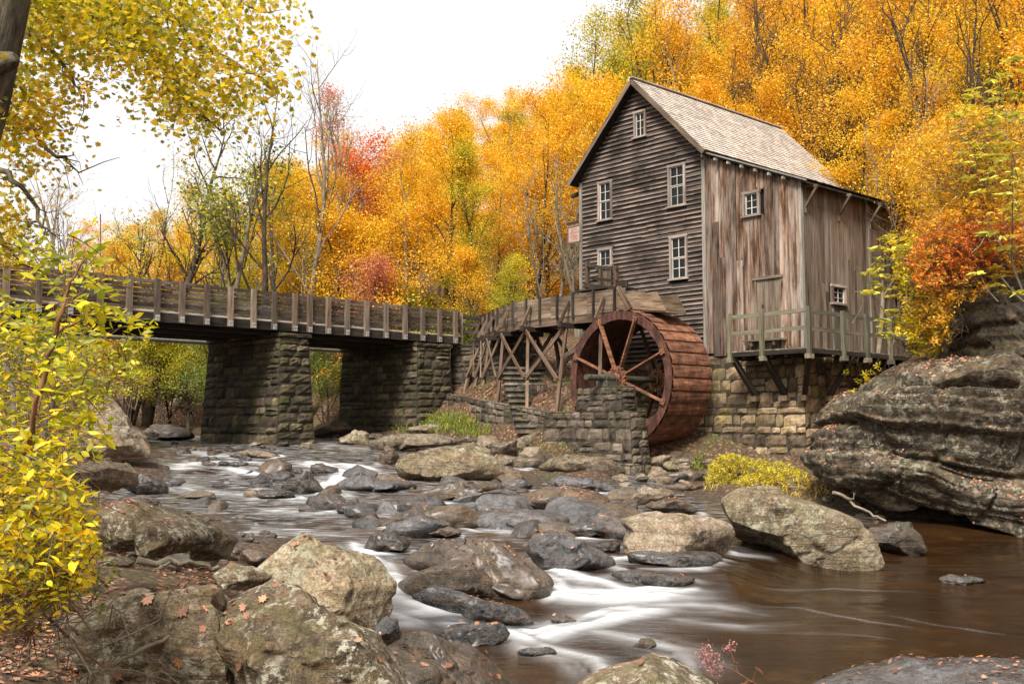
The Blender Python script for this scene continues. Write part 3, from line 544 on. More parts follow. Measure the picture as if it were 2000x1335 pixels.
rip = fbm(P3(X * .8, Y * 2.2, 0 * X), 3, 11) * .035 + fbm(P3(X * 2.5, Y * 6, 0 * X + 4), 2, 12) * .012
V[:, 2] += rip.ravel() * np.clip((Y.ravel() - 9) / 6, .25, 1) + foam.ravel() * .05
mb = MB(); mb.add(V, Fq)
me = mb.data('water', (0, 0, 0), True)
fa = me.attributes.new("foam", 'FLOAT', 'POINT'); fa.data.foreach_set("value", foam.ravel())
k = NT('stream_water'); p = k.pos(); f = k.attr("foam")
n = k.noise(k.map(p, (.9, 2.6, 1)), 1.6, 5, .6, .5); n2 = k.noise(k.map(p, (3, 9, 1)), 2.2, 4, .6); big = k.noise(p, .35, 3)
base = k.ramp(big, [(.35, (.012, .0055, .0022)), (.65, (.030, .014, .005))])
base = k.mix(k.math('MULTIPLY', k.ramp(k.noise(p, 1.3, 4, .65), [(.55, 0.), (.66, 1.)]), .5), base, (.06, .03, .011))
st = k.noise(k.map(p, (1.2, 9, 1)), 1.5, 4, .65, .3)
upz = k.math('MULTIPLY', k.math('SUBTRACT', k.sepz(p), .25), 3., True)
ff = k.math('ADD', f, k.math('MULTIPLY', k.math('MULTIPLY', k.ramp(st, [(.48, 0.), (.72, .62)]), upz), 1.), True)  # pale streaks on the higher water: faint foam plus sky reflection painted into the colour
k.l(base, k.b.inputs['Base Color']); k.b.inputs['Roughness'].default_value = .10; k.b.inputs['IOR'].default_value = 1.33; k.b.inputs['Specular IOR Level'].default_value = .36
k.l(k.bump(k.math('ADD', n, k.math('MULTIPLY', n2, .35)), .35, .05), k.b.inputs['Normal'])
b2 = k.n("ShaderNodeBsdfPrincipled"); b2.inputs['Roughness'].default_value = .55
k.l(k.ramp(st, [(.3, (.40, .40, .39)), (.7, (.62, .63, .64))]), b2.inputs['Base Color'])
ms = k.n("ShaderNodeMixShader"); k.l(ff, ms.inputs[0]); k.l(k.b.outputs[0], ms.inputs[1]); k.l(b2.outputs[0], ms.inputs[2]); k.l(ms.outputs[0], k.out.inputs[0])
me.materials.append(k.m); o = bpy.data.objects.new('water', me); COL.objects.link(o); props(o, kind='structure')

# ------------------------------------------------------------------ stonework
def stone_face(mb, bl, br, tr, tl, ch=.26, sw=.42, depth=.05, gap=.014, seed=0, nrm=None):
    """a wall face of individual bulging stones; corners in world space"""
    rs = np.random.default_rng(seed); bl, br, tr, tl = [np.asarray(q, float) for q in (bl, br, tr, tl)]
    H = (np.linalg.norm(tl - bl) + np.linalg.norm(tr - br)) / 2; Wd = (np.linalg.norm(br - bl) + np.linalg.norm(tr - tl)) / 2
    n = np.cross(br - bl, tl - bl); n /= np.linalg.norm(n)
    z = 0; K = 5; t = np.linspace(0, 1, K); S, T = np.meshgrid(t, t)
    e = np.minimum(np.minimum(S, 1 - S), np.minimum(T, 1 - T)) * 4; prof = np.where(e <= 0, 0, np.where(e < 1.1, .82, 1.))
    ii = (np.arange(K - 1)[:, None] * K + np.arange(K - 1)[None]).ravel(); q4 = np.stack([ii, ii + 1, ii + 1 + K, ii + K], 1)
    def P(a, b): return (bl * (1 - a)[..., None] + br * a[..., None]) * (1 - b)[..., None] + (tl * (1 - a)[..., None] + tr * a[..., None]) * b[..., None]
    while z < H - 1e-3:
        h = ch * rs.uniform(.65, 1.4)
        if H - z - h < ch * .5: h = H - z
        x = 0
        while x < Wd - 1e-3:
            w_ = sw * rs.uniform(.5, 1.6)
            if Wd - x - w_ < sw * .45: w_ = Wd - x
            cells = [(x, w_, z, h)]
            if rs.random() < .16 and h > ch * .95: cells = [(x, w_, z, h * .48), (x, w_, z + h * .48, h * .52)]
            for (cx, cw, cz, chh) in cells:
                g = gap * rs.uniform(.6, 1.6)
                jj = rs.uniform(-.018, .018, 4)
                a0 = (cx + g) / Wd; a1 = (cx + cw - g) / Wd; b0 = (cz + g + jj[0]) / H; b1 = (cz + chh - g + jj[1]) / H
                A = a0 + (a1 - a0) * S; B = b0 + (b1 - b0) * T + (jj[2] * S / H)
                q = P(A, np.clip(B, 0, 1)); dz = depth * rs.uniform(.45, 1.3) * prof * (1 + .3 * rs.uniform(-1, 1, prof.shape))
                q = q + n * (dz[..., None] - .012) + rs.uniform(-.007, .007, q.shape) * (prof > 0)[..., None]
                mb.add(q.reshape(-1, 3), q4, rnd=rs.random())
            x += w_
        z += h
def quadplane(mb, bl, br, tr, tl, off=-.01):
    bl, br, tr, tl = [np.asarray(q, float) for q in (bl, br, tr, tl)]
    n = np.cross(br - bl, tl - bl); n /= np.linalg.norm(n); mb.add(np.array([bl, br, tr, tl]) + n * off, [[0, 1, 2, 3]])
def stone_box(fr, u0, u1, v0, v1, z0, z1, bat=0., seed=0, ch=.26, sw=.42, depth=.05, top=True, faces='FRLB', st=None, mo=None, baty=None):
    """battered masonry block in frame fr; F is the v0 side, L the u0 side"""
    st = st or MB(); mo = mo or MB(); b = bat; by = bat if baty is None else baty
    lo = [fr.w(u0 - b, v0 - by, z0), fr.w(u1 + b, v0 - by, z0), fr.w(u1 + b, v1 + by, z0), fr.w(u0 - b, v1 + by, z0)]
    hi = [fr.w(u0, v0, z1), fr.w(u1, v0, z1), fr.w(u1, v1, z1), fr.w(u0, v1, z1)]
    idx = {'F': (0, 1), 'R': (1, 2), 'B': (2, 3), 'L': (3, 0)}
    for nme, (i, j) in idx.items():
        quadplane(mo, lo[i], lo[j], hi[j], hi[i], -.012)
        if nme in faces: stone_face(st, lo[i], lo[j], hi[j], hi[i], ch, sw, depth, seed=seed * 7 + i)
    mo.add(hi, [[0, 1, 2, 3]])
    if top:
        stone_face(st, hi[0], hi[1], hi[2], hi[3], sw * .8, sw, .03, seed=seed + 99)
    return st, mo

# ------------------------------------------------------------------ the mill
MF = Frame(6.3, 33.0, math.atan2(-.743, .669))
s8 = 8.4; UL = -5.55
zE = MF.onv(1378, 300, 0)[1]; zB = MF.onv(1386, 691, 0)[1]         # eave, bottom of the boards
uR = MF.onv(1564, 400, 0)[0]; zR = MF.onv(1240, 152, -.42)[1]
uM = UL / 2
rt = root('grist_mill', MF.w(0, 0, zB), 'weathered wooden grist mill with steep shingle roof on a stone foundation beside the waterwheel', 'mill')
def mp(name, mb, m, parent=rt, **k): return part(name, mb, M[m] if isinstance(m, str) else m, parent, **k)
# windows (frame corners from the photo): u0,u1,z0,z1, columns, rows, sash split
def win(l, r, t_, b_, v=0):
    u0, _ = MF.onv(l, (t_ + b_) / 2, v); u1, _ = MF.onv(r, (t_ + b_) / 2, v); um = (l + r) / 2
    return u0, u1, MF.onv(um, b_, v)[1], MF.onv(um, t_, v)[1]
W = [win(1240,1264,216,270)+(2,3,0), win(1170,1198,353,432)+(2,4,1), win(1307,1341,320,405)+(2,4,1), win(1170,1198,484,523)+(2,2,0), win(1310,1345,459,547)+(2,4,1)]
def holes(rows, x0, x1, z0, z1, hs):
    iv = [(x0, x1)]
    for (a, b, c_, d_) in hs:
        if z0 < d_ - .02 and z1 > c_ + .02:
            nv = []
            for (p_, q_) in iv:
                if b <= p_ or a >= q_: nv.append((p_, q_)); continue
                if a > p_: nv.append((p_, a))
                if b < q_: nv.append((b, q_))
            iv = nv
    return iv
def roofz(u): return zR - abs(u - uM) * (zR - zE) / (0.30 - uM)
def clap(mb, fr, umin, umax, z0, z1, rh, hs, top=None, vv=0.0, swp=False):
    """lapped siding; rows split into board lengths; top(u) clips to a gable"""
    z = z0
    while z < z1:
        a, b = umin, umax
        if top is not None:
            zt = z + rh
            # width available at the row's top
            us = np.linspace(umin, umax, 220); ok = us[[top(u) > z + rh * .5 for u in us]]
            if len(ok) == 0: break
            a, b = ok[0], ok[-1]
        for (p_, q_) in holes(None, a, b, z, z + rh, hs):
            x = p_
            while x < q_ - 1e-3:
                L = random.uniform(1.6, 4.6)
                if q_ - x - L < .7: L = q_ - x
                e = x + L; r = random.random(); dz0 = random.uniform(-.012, .012); dz1 = dz0 + random.uniform(-.012, .012); th = random.uniform(.026, .044)
                ta = tb = 0
                pts = [(x + .002, -th - .018, z + dz0), (e - .002, -th - .018, z + dz1), (e - .002, -th, z + dz1 - .004), (x + .002, -th, z + dz0 - .004)]
                Z1 = z + rh + .02
                q = [fr.w(x+.002, vv-.03-th, z+dz0), fr.w(e-.002, vv-.03-th, z+dz1), fr.w(e-.002, vv-.006, Z1), fr.w(x+.002, vv-.006, Z1),
                     fr.w(x+.002, vv+.0, z+dz0), fr.w(e-.002, vv+.0, z+dz1), fr.w(e-.002, vv+.004, Z1), fr.w(x+.002, vv+.004, Z1)]
                g = [(x+r*91, 0+r*7, 0), (e+r*91, 0+r*7, 0), (e+r*91, rh+r*7, rh), (x+r*91, rh+r*7, rh)] * 2
                mb.add(q, [[0,1,2,3],[4,5,1,0],[1,5,6,2],[4,0,3,7],[7,6,5,4]], g, r)
                x = e
        z += rh
mb = MB()
clap(mb, MF, UL, -.02, zB - .25, zR, .158, [w_[:4] for w_ in W] + [(W[3][0], W[3][1], W[3][2] - .75, W[3][2])], top=lambda u: roofz(u) - .05)
gw_ = mp('gable_siding', mb, 'siding')
mb = MB(); th = .25     # inner wall panel behind the siding (closes the building)
pts = [MF.w(UL, .03, zB - .3), MF.w(0, .03, zB - .3), MF.w(0, .03, zE), MF.w(uM, .03, zR - .2), MF.w(UL, .03, zE)]
mb.poly_prism(pts[::-1], MF.w(0, .15, 0) - MF.w(0, 0, 0))
pts = [q + (MF.w(0, s8 - .2, 0) - MF.w(0, 0, 0)) for q in pts]; mb.poly_prism(pts[::-1], MF.w(0, .15, 0) - MF.w(0, 0, 0))
mp('inner_wall', mb, 'void')
mb = MB()                # left long wall and rear wall boards
for i in range(42):
    u = s8 * (i + .5) / 42; mb.box((UL - .02, u, (zB + zE) / 2), (.03, s8 / 42 - .006, zE - zB + .3), MF)
for i in range(28):
    u = UL * (i + .5) / 28; h = roofz(u) - zB; mb.box((u, s8 + .2, zB + h / 2 - .1), (-UL / 28 - .006, .03, h), MF)
mp('rear_boards', mb, 'boards_grey')
# vertical boards of the lean-to
def leanz(u): return zE - .06 - u * (zE - .06 - zLe) / (uR + .0)
zLe = MF.onv(1563, 352, 0)[1]
LW = win(1453, 1486, 373, 424); DR = win(1480, 1526, 543, 668)
mb = MB()
def vboards(mb, n0, n1, width, zlo, zhi, put, hs, jitb=.10):
    x = n0
    while x < n1 - .01:
        w_ = width * random.uniform(.6, 1.45)
        if n1 - x - w_ < width * .5: w_ = n1 - x
        zb = zlo + random.uniform(-jitb, jitb * .3); ztop = zhi(x + w_ / 2); cuts = [(zb, ztop)]
        for (a, b, c_, d_) in hs:
            if x + w_ > a + .03 and x < b - .03:
                nc = []
                for p_, q_ in cuts:
                    if c_ > p_: nc.append((p_, min(c_, q_)))
                    if d_ < q_: nc.append((max(d_, p_), q_))
                cuts = nc
        for p_, q_ in cuts:
            if random.random() < .3 and q_ - p_ > 3: 
                m_ = random.uniform(p_ + 1, q_ - 1); put(x, w_, p_, m_ - .004); put(x, w_, m_ + .004, q_)
            elif q_ - p_ > .02: put(x, w_, p_, q_)
        x += w_
def putf(x, w_, p_, q_):
    mb.box((x + w_ / 2, -.02 - random.uniform(0, .02), (p_ + q_) / 2), (w_ - random.uniform(.006, .02), .028, q_ - p_), MF, jit=.004)
    if random.random() < .28: mb.box((x + w_ - .005, -.056, (p_ + q_) / 2), (.045, .02, (q_ - p_) * random.uniform(.8, 1)), MF)
vboards(mb, .0, uR - .01, .235, zB, leanz, putf, [LW[:4], DR[:4]])
mp('lean_to_front_boards', mb, 'boards')
mb = MB(); SW = [MF.onu(1635, 576, uR)]
v0, _ = MF.onu(1621, 575, uR); v1, _ = MF.onu(1649, 578, uR); z1_ = MF.onu(1635, 556, uR)[1]; z0_ = MF.onu(1635, 596, uR)[1]
v2, _ = MF.onu(1752, 600, uR); v3, _ = MF.onu(1778, 600, uR); z3_ = MF.onu(1765, 584, uR)[1]; z2_ = MF.onu(1765, 622, uR)[1]
v3 = min(v3, s8 - .3)
SH = [(v0, v1, z0_, z1_), (v2, v3, z2_, z3_)]
def puts(x, w_, p_, q_):
    mb.box((uR + .02 + random.uniform(0, .012), x + w_ / 2, (p_ + q_) / 2), (.028, w_ - random.uniform(.004, .014), q_ - p_), MF, jit=.003)
vboards(mb, .02, s8, .19, zB - .02, lambda v: zLe - .02, puts, SH, .04)
mp('lean_to_side_boards', mb, 'boards_grey')
mb = MB()                # lean-to inner shell and floor, dark
mb.box((uR / 2, .10, (zB + zLe) / 2), (uR - .1, .08, zLe - zB), MF); mb.box((uR - .08, s8 / 2, (zB + zLe) / 2), (.08, s8 - .2, zLe - zB - .04), MF)
mb.box(((UL + uR) / 2, s8 / 2, zB + .02), (uR - UL - .2, s8 - .2, .12), MF)
mp('inner_lining', mb, 'void')
for (c__, d__) in [((.0, -.05, (zB + zE) / 2 - .15), (.14, .07, zE - zB - .1)), ((UL - .02, -.04, (zB + zE) / 2), (.13, .10, zE - zB)), ((uR + .025, -.03, (zB + zLe) / 2), (.09, .12, zLe - zB))] + [((uR + .05, v, (zB + zLe) / 2), (.04, .08, zLe - zB - .05)) for v in (1.6, 3.9, 6.2)]:
    mb = MB(); mb.box(c__, d__, MF); mp('corner_board' if d__[1] != .08 else 'batten', mb, 'trim')
def window(l, cols, rows, split, mat='frame_w', side=False, name='window'):
    a, b, c_, d_ = l
    def B(m, x, y, z, dx, dy, dz):
        if side: m.box((uR - y, x, z), (dy, dx, dz), MF)
        else: m.box((x, y, z), (dx, dy, dz), MF)
    f = MB(); t_ = .085; mx, mz = (a + b) / 2, (c_ + d_) / 2
    B(f, mx, -.055, d_ - t_ / 2, b - a + .04, .09, t_); B(f, mx, -.07, c_ + .03, b - a + .10, .13, .06)
    B(f, a + t_ / 2, -.052, mz, t_, .085, d_ - c_ - .14); B(f, b - t_ / 2, -.052, mz, t_, .085, d_ - c_ - .14)
    w = mp(name, f, mat)
    s = MB(); i0, i1, j0, j1 = a + t_, b - t_, c_ + .06, d_ - t_; fw = .035
    halves = [(j0, (j0 + j1) / 2, -.018, rows // 2), ((j0 + j1) / 2, j1, -.036, rows // 2)] if split else [(j0, j1, -.026, rows)]
    for (h0, h1, y, rr) in halves:
        B(s, (i0+i1)/2, y, h0 + fw/2, i1 - i0, .03, fw); B(s, (i0+i1)/2, y, h1 - fw/2, i1 - i0, .03, fw)
        B(s, i0 + fw/2, y, (h0+h1)/2, fw, .03, h1 - h0 - 2*fw); B(s, i1 - fw/2, y, (h0+h1)/2, fw, .03, h1 - h0 - 2*fw)
        for i in range(1, cols): B(s, i0 + (i1-i0)*i/cols, y, (h0+h1)/2, .022, .022, h1 - h0 - 2*fw)
        for i in range(1, rr): B(s, (i0+i1)/2, y, h0 + (h1-h0)*i/rr, i1 - i0 - 2*fw, .018, .022)
    part('sash', s, M['sash'], w)
    g = MB(); B(g, (i0+i1)/2, .0, (j0+j1)/2, i1 - i0, .012, j1 - j0); part('pane', g, M['glass'], w)
    return w
M['sash'] = wood('pale_sash_paint', [(.30, .27, .22), (.44, .41, .36), (.52, .50, .45), (.6, .58, .53)], 20, .8, .2)
for w_ in W: window(w_[:4], w_[4], w_[5], w_[6])
a, b, c_, d_ = W[4][:4]; mb = MB(); mb.box(((a + b) / 2, .02, c_ + .42), (b - a - .2, .02, .5), MF); mp('window_blind', mb, 'flume')
a, b, c_, d_ = W[3][:4]; mb = MB()
for i in range(5): mb.box((a + .08 + (b - a - .16) * (i + .5) / 5, -.03, c_ - .36), ((b - a - .2) / 5, .03, .66), MF)
mb.box(((a + b) / 2, -.05, c_ - .70), (b - a + .05, .10, .06), MF)
mp('hatch', mb, 'boards_grey')
window(LW[:4], 2, 3, 0); window(SH[0], 2, 3, 0, side=True); window(SH[1], 2, 3, 0, side=True)
a, b, c_, d_ = DR[:4]; mb = MB(); nb = 4
for i in range(nb): mb.box((a + (b - a) * (i + .5) / nb, -.012, (c_ + d_) / 2), ((b - a) / nb - .01, .03, d_ - c_ - .04), MF, rnd=.45 + .1 * random.random())
dr = mp('door', mb, 'boards_grey')
mb = MB(); mb.box(((a + b) / 2, -.06, d_ + .02), (b - a + .25, .06, .08), MF); mb.box((a - .02, -.05, (c_ + d_) / 2), (.05, .05, d_ - c_ - .1), MF); part('door_frame', mb, M['boards_grey'], dr)
mb = MB(); mb.tube([MF.w(a + .22, -.035, c_ + 1.15), MF.w(a + .22, -.09, c_ + 1.15)], .035, 8); part('handle', mb, M['iron'], dr)
mb = MB(); mb.box(((a + b) / 2 - .05, -.22, zB + .30), (b - a + .5, .34, .05), MF)
for du in (-.4, .4): mb.box(((a + b) / 2 + du - .05, -.22, zB + .2), (.08, .26, .14), MF)
mp('doorstep', mb, 'rail')
# roof: shingled slopes
def slope(name, ua, za, ub, zb, v0, v1, rh, wd, m):
    """shingles from the eave (ua,za) up to the ridge (ub,zb)"""
    d = np.array([ub - ua, zb - za]); L = np.linalg.norm(d); d /= L; n = np.array([-d[1], d[0]]);  n = n if n[1] > 0 else -n
    mb = MB(); rows = int(L / rh)
    ang = math.atan2(d[1], d[0])
    for i in range(rows + 1):
        s = i * rh; x = v0 - random.uniform(0, .1)
        while x < v1:
            w_ = wd * random.uniform(.55, 1.5); x1 = min(x + w_, v1); xx = max(x, v0); th = random.uniform(.03, .04); lift = random.uniform(.045, .055); s0 = s + random.uniform(-.008, .006)
            s1 = min(s + rh * 1.5, L + .02); r = random.random()
            def Q(sv, hh, v): p_ = np.array([ua, za]) + d * sv + n * hh; return MF.w(p_[0], v, p_[1])
            q = [Q(s0, lift, xx + .004), Q(s0, lift, x1 - .004), Q(s1, .008, x1 - .004), Q(s1, .008, xx + .004), Q(s0, lift - th, xx + .004), Q(s0, lift - th, x1 - .004)]
            g = [(0 + r*50, xx, 0), (0 + r*50, x1, 0), (rh*1.5 + r*50, x1, 0), (rh*1.5 + r*50, xx, 0), (r*50, xx, .02), (r*50, x1, .02)]
            mb.add(q, [[0,1,2,3],[4,5,1,0]], g, r)
            x = x1 + .002
    return mb
vA, vB = -.42, s8 + .4
ue, ze = .30, zE
rf = MB(); 
sl1 = slope('r', ue, ze, uM, zR, vA, vB, .165, .17, None)
roof = mp('main_roof', sl1, 'shingle')
sl2 = slope('r', 2 * uM - ue, ze, uM, zR, vA, vB, .165, .17, None); part('rear_slope', sl2, M['shingle'], roof)
mb = MB()
for (a, b) in ((ue, zE), (2 * uM - ue, zE)):
    A = [MF.w(a, vA + .01, b), MF.w(uM, vA + .01, zR), MF.w(uM, vA + .01, zR - .10), MF.w(a, vA + .01, b - .10)]
    mb.poly_prism(A, MF.w(0, vB - vA - .02, 0) - MF.w(0, 0, 0))
part('roof_deck', mb, M['darkwood'], roof)
mb = MB()
for (a, b) in ((ue, zE), (2 * uM - ue, zE)):
    mb.beam(MF.w(a, vA - .012, b - .07), MF.w(uM, vA - .012, zR - .07), .03, .15, up=(0, 0, 1))
part('rake_board', mb, M['boards_grey'], roof)
mb = MB(); mb.beam(MF.w(uM - .07, vA - .03, zR + .02), MF.w(uM - .07, vB, zR + .02), .03, .16); mb.beam(MF.w(uM + .03, vA - .03, zR + .055), MF.w(uM + .03, vB, zR + .055), .17, .025)
part('ridge_board', mb, M['shingle'], roof)
# lean-to roof, its eave and rafter tails
z_in, z_out = zE + .02, zLe + .03; uo = uR + .38; zo = z_out - .38 * (z_in - z_out) / uR
lr = mp('lean_to_roof', slope('l', uo, zo + .04, .02, z_in + .03, -.28, s8 + .7, .17, .18, None), 'darkwood')
mb = MB(); A = [MF.w(.05, -.24, z_in), MF.w(uo, -.24, zo), MF.w(uo, -.24, zo - .06), MF.w(.05, -.24, z_in - .06)]
mb.poly_prism(A, MF.w(0, s8 + .9, 0) - MF.w(0, 0, 0)); part('roof_deck', mb, M['darkwood'], lr)
mb = MB(); mb.beam(MF.w(.02, -.26, z_in + .03), MF.w(uo, -.26, zo + .03), .05, .045)
for i in range(7):
    u = .15 + i * .5; z = z_in + (zo - z_in) * u / uo; mb.beam(MF.w(u, -.05, z - .10), MF.w(u, -.34, z - .10), .06, .08)
part('rake_board', mb, M['trim'], lr)
for v in (.15, 2.05, 3.95, 5.85, 7.75):
    mb = MB(); mb.beam(MF.w(uR, v, zo - .02), MF.w(uR + .50, v, zo - .09), .07, .08); mb.beam(MF.w(uR + .03, v, zo - .70), MF.w(uR + .46, v, zo - .13), .07, .07); mb.beam(MF.w(uR + .05, v, zo - .85), MF.w(uR + .05, v, zo - .1), .07, .07)
    mp('eave_bracket', mb, 'boards_grey')
mb = MB(); mb.beam(MF.w(UL - .05, .2, zE - .25), MF.w(UL - .75, .2, zE - .35), .12, .12); mp('end_beam', mb, 'darkwood')
# foundation of squared stones
st, mo = MB(), MB(); zG = -1.6 + CZ
stone_box(MF, UL, uR - .02, .02, s8, zG, zB - .02, 0.03, 3, .33, .55, .06, False, 'FR', st, mo)
fd = mp('stone_foundation', st, 'st_mill'); part('mortar', mo, M['mortar'], fd)
# ------------------------------------------------------------------ deck around the lean-to
zD = MF.onv(1580, 677, -1.0)[1]; uD0 = MF.onv(1424, 650, -1.0)[0]; uD1 = MF.onv(1580, 650, -1.0)[0]; vD = 7.6
dk = root('deck', MF.w(uD1, -1.0, zD), 'grey wooden deck with two-rail railing braced out from the mill foundation', 'deck')
mb = MB(); n = 22
for i in range(int((uD1 - uD0) / .15)): mb.box((uD0 + .075 + i * .15, -.54, zD - .02), (.144, .98, .035), MF, jit=.003)
for i in range(int((vD) / .15)): mb.box(((uR + uD1) / 2 + .03, .07 + i * .15, zD - .02), (uD1 - uR - .08, .144, .035), MF, jit=.003)
part('deck_boards', mb, M['rail'], dk)
mb = MB(); mb.beam(MF.w(uD0 - .1, -1.0, zD - .10), MF.w(uD1 + .03, -1.0, zD - .10), .05, .13); mb.beam(MF.w(uD1, -1.0, zD - .10), MF.w(uD1, vD, zD - .10), .05, .13)
for u in np.linspace(uD0, uR, 5): mb.beam(MF.w(u, -.97, zD - .16), MF.w(u, .0, zD - .16), .09, .16)
for v in np.linspace(.2, vD, 6): mb.beam(MF.w(uD1 - .03, v, zD - .16), MF.w(uR, v, zD - .16), .09, .16)
part('joist', mb, M['darkwood'], dk)
posts = [(MF.onv(1425, 650, -1.05)[0], -1.05), (MF.onv(1488, 650, -1.05)[0], -1.05), (uD1 + .03, -1.05)] + [(uD1 + .05, MF.onu(px_, 640, uD1)[0]) for px_ in (1644, 1690, 1735)]
zt = MF.onv(1580, 598, -1.0)[1]
for (u, v) in posts:
    mb = MB(); mb.box((u, v, (zD - .22 + zt) / 2), (.115, .115, zt - zD + .22), MF, jit=.004)
    mb.box((u, v + (.06 if u < uD1 else 0), zD - .26), (.16, .25, .14), MF)
    part('post', mb, M['rail'], dk)
for zr_ in (zt - .12, zt - .62):
    mb = MB(); mb.beam(MF.w(posts[0][0] + .03, -.975, zr_), MF.w(uD1 + .0, -.975, zr_ + .03), .045, .12); part('rail', mb, M['rail'], dk)
    mb = MB(); mb.beam(MF.w(uD1 - .035, -.9, zr_), MF.w(uD1 - .035, vD, zr_), .045, .12); part('rail', mb, M['rail'], dk)
for (u, v, ub_, vb_) in [(uD0 + .1, -.95, uD0 + .25, -.05), (posts[1][0], -.95, posts[1][0] + .1, -.05), (uD1 - .05, -.95, uR + .02, -.05), (uD1 - .05, 1.4, uR + .05, 1.3), (uD1 - .05, 2.9, uR + .05, 2.8), (uD1 - .05, 4.5, uR + .05, 4.4)]:
    mb = MB(); mb.beam(MF.w(u, v, zD - .2), MF.w(ub_, vb_, zD - 1.32), .15, .15, ext=.05); part('brace', mb, M['darkwood'], dk)
    mb = MB(); mb.box((ub_, vb_ - .04, zD - 1.42), (.28, .25, .16), MF); part('corbel', mb, M['st_mill'], dk)
# ------------------------------------------------------------------ waterwheel
zA = MF.onv(1207, 739, -2.59)[1]; uW = MF.onv(1207, 739, -2.59)[0]; RW = 2.15; vf, vb = -2.55, -.62
ww = root('waterwheel', MF.w(uW, -2.6, zA), 'large rusty overshot waterwheel with eight arms in front of the gable wall', 'waterwheel')
def wp(r, a, v): return MF.w(uW + r * math.cos(a), v, zA + r * math.sin(a))
for v, nm in ((vf, 'front_rim'), (vb, 'rear_rim')):
    mb = MB(); N = 96
    for i in range(N):
        a0, a1 = 2 * math.pi * i / N, 2 * math.pi * (i + 1) / N
        q = [wp(RW - .27, a0, v - .02), wp(RW, a0, v - .02), wp(RW, a1, v - .02), wp(RW - .27, a1, v - .02), wp(RW - .27, a0, v + .02), wp(RW, a0, v + .02), wp(RW, a1, v + .02), wp(RW - .27, a1, v + .02)]
        mb.add(q, [[0,1,2,3],[7,6,5,4],[1,5,6,2],[4,0,3,7]], rnd=.5 + .08 * ((i // 12) % 2))
    for i in range(64):
        a = 2 * math.pi * i / 64; mb.box((uW + (RW - .05) * math.cos(a), v - .03, zA + (RW - .05) * math.sin(a)), (.022, .02, .022), MF)
    part(nm, mb, M['rustd'], ww)
mb = MB(); N = 34
for i in range(N):
    a0 = 2 * math.pi * i / N; da = 2 * math.pi / N; K = 6; rr = random.random(); vs = []; g = []
    for j in range(K + 1):
        t = j / K; a = a0 + da * t * 1.02; r = RW + .03 - .05 * t + .028 * math.sin(math.pi * t)
        for s_, v in enumerate((vf + .03, (vf * 2 + vb) / 3, (vf + 2 * vb) / 3, vb - .03)):
            vs.append(wp(r + RNG.uniform(-.006, .006), a, v)); g.append((t * .4 + rr * 70, (v) + rr * 30, 0))
    fs = [[j * 4 + m_, (j + 1) * 4 + m_, (j + 1) * 4 + m_ + 1, j * 4 + m_ + 1] for j in range(K) for m_ in range(3)]
    mb.add(vs, fs, g, rr)
    # bucket blade going inward
    q = [wp(RW + .03, a0, vf + .03), wp(RW + .03, a0, vb - .03), wp(RW - .28, a0 - .09, vb - .03), wp(RW - .28, a0 - .09, vf + .03)]
    mb.add(q, [[0,1,2,3]], rnd=rr)
part('bucket_sheets', mb, M['rust'], ww)
mb = MB(); N = 64
for i in range(N):
    a0, a1 = 2 * math.pi * i / N, 2 * math.pi * (i + 1) / N
    mb.add([wp(RW - .29, a0, vf + .02), wp(RW - .29, a1, vf + .02), wp(RW - .29, a1, vb - .02), wp(RW - .29, a0, vb - .02)], [[0,1,2,3]], rnd=.3 + .3 * ((i // 8) % 2))
part('inner_drum', mb, M['rustd'], ww)
for k_ in range(8):
    a = R(22.5 + 45 * k_)
    for v, m_ in ((vf - .05, 'rusta'), (vb + .0, 'rustd')):
        mb = MB(); mb.beam(wp(.20, a, v), wp(RW - .16, a, v), .05, .15, up=tuple(MF.w(0, 1, 0) - MF.w(0, 0, 0)))
        o = wp(RW - .14, a, v - .035); mb.box((uW + (RW - .16) * math.cos(a), v - .035, zA + (RW - .16) * math.sin(a)), (.17, .03, .17), MF, rot=Matrix.Rotation(-a, 3, 'Y'))
        for dx in (-.05, .05):
            for dz in (-.05, .05): mb.box((uW + (RW - .16) * math.cos(a) + dx, v - .06, zA + (RW - .16) * math.sin(a) + dz), (.03, .03, .03), MF)
        part('arm', mb, M[m_], ww)
for v in (vf - .05, vb):
    mb = MB()
    mb.tube([wp(0, 0, v - .09), wp(0, 0, v + .09)], .27, 24); mb.tube([wp(0, 0, v - .20), wp(0, 0, v + .2)], .16, 20)
    for k_ in range(8):
        a = R(22.5 + 45 * k_); mb.box((uW + .28 * math.cos(a), v - .03, zA + .28 * math.sin(a)), (.2, .12, .22), MF, rot=Matrix.Rotation(-a, 3, 'Y'))
        for dr_ in (.22, .34): mb.box((uW + dr_ * math.cos(a), v - .11, zA + dr_ * math.sin(a)), (.04, .04, .04), MF)
    part('hub', mb, M['rusta'], ww)
mb = MB(); mb.tube([wp(0, 0, -4.05), wp(0, 0, .0)], .10, 20); mb.tube([wp(0, 0, -3.25), wp(0, 0, -2.75)], .145, 20); mb.tube([wp(0, 0, -4.07), wp(0, 0, -4.04)], .08, 16); part('axle', mb, M['iron'], ww)
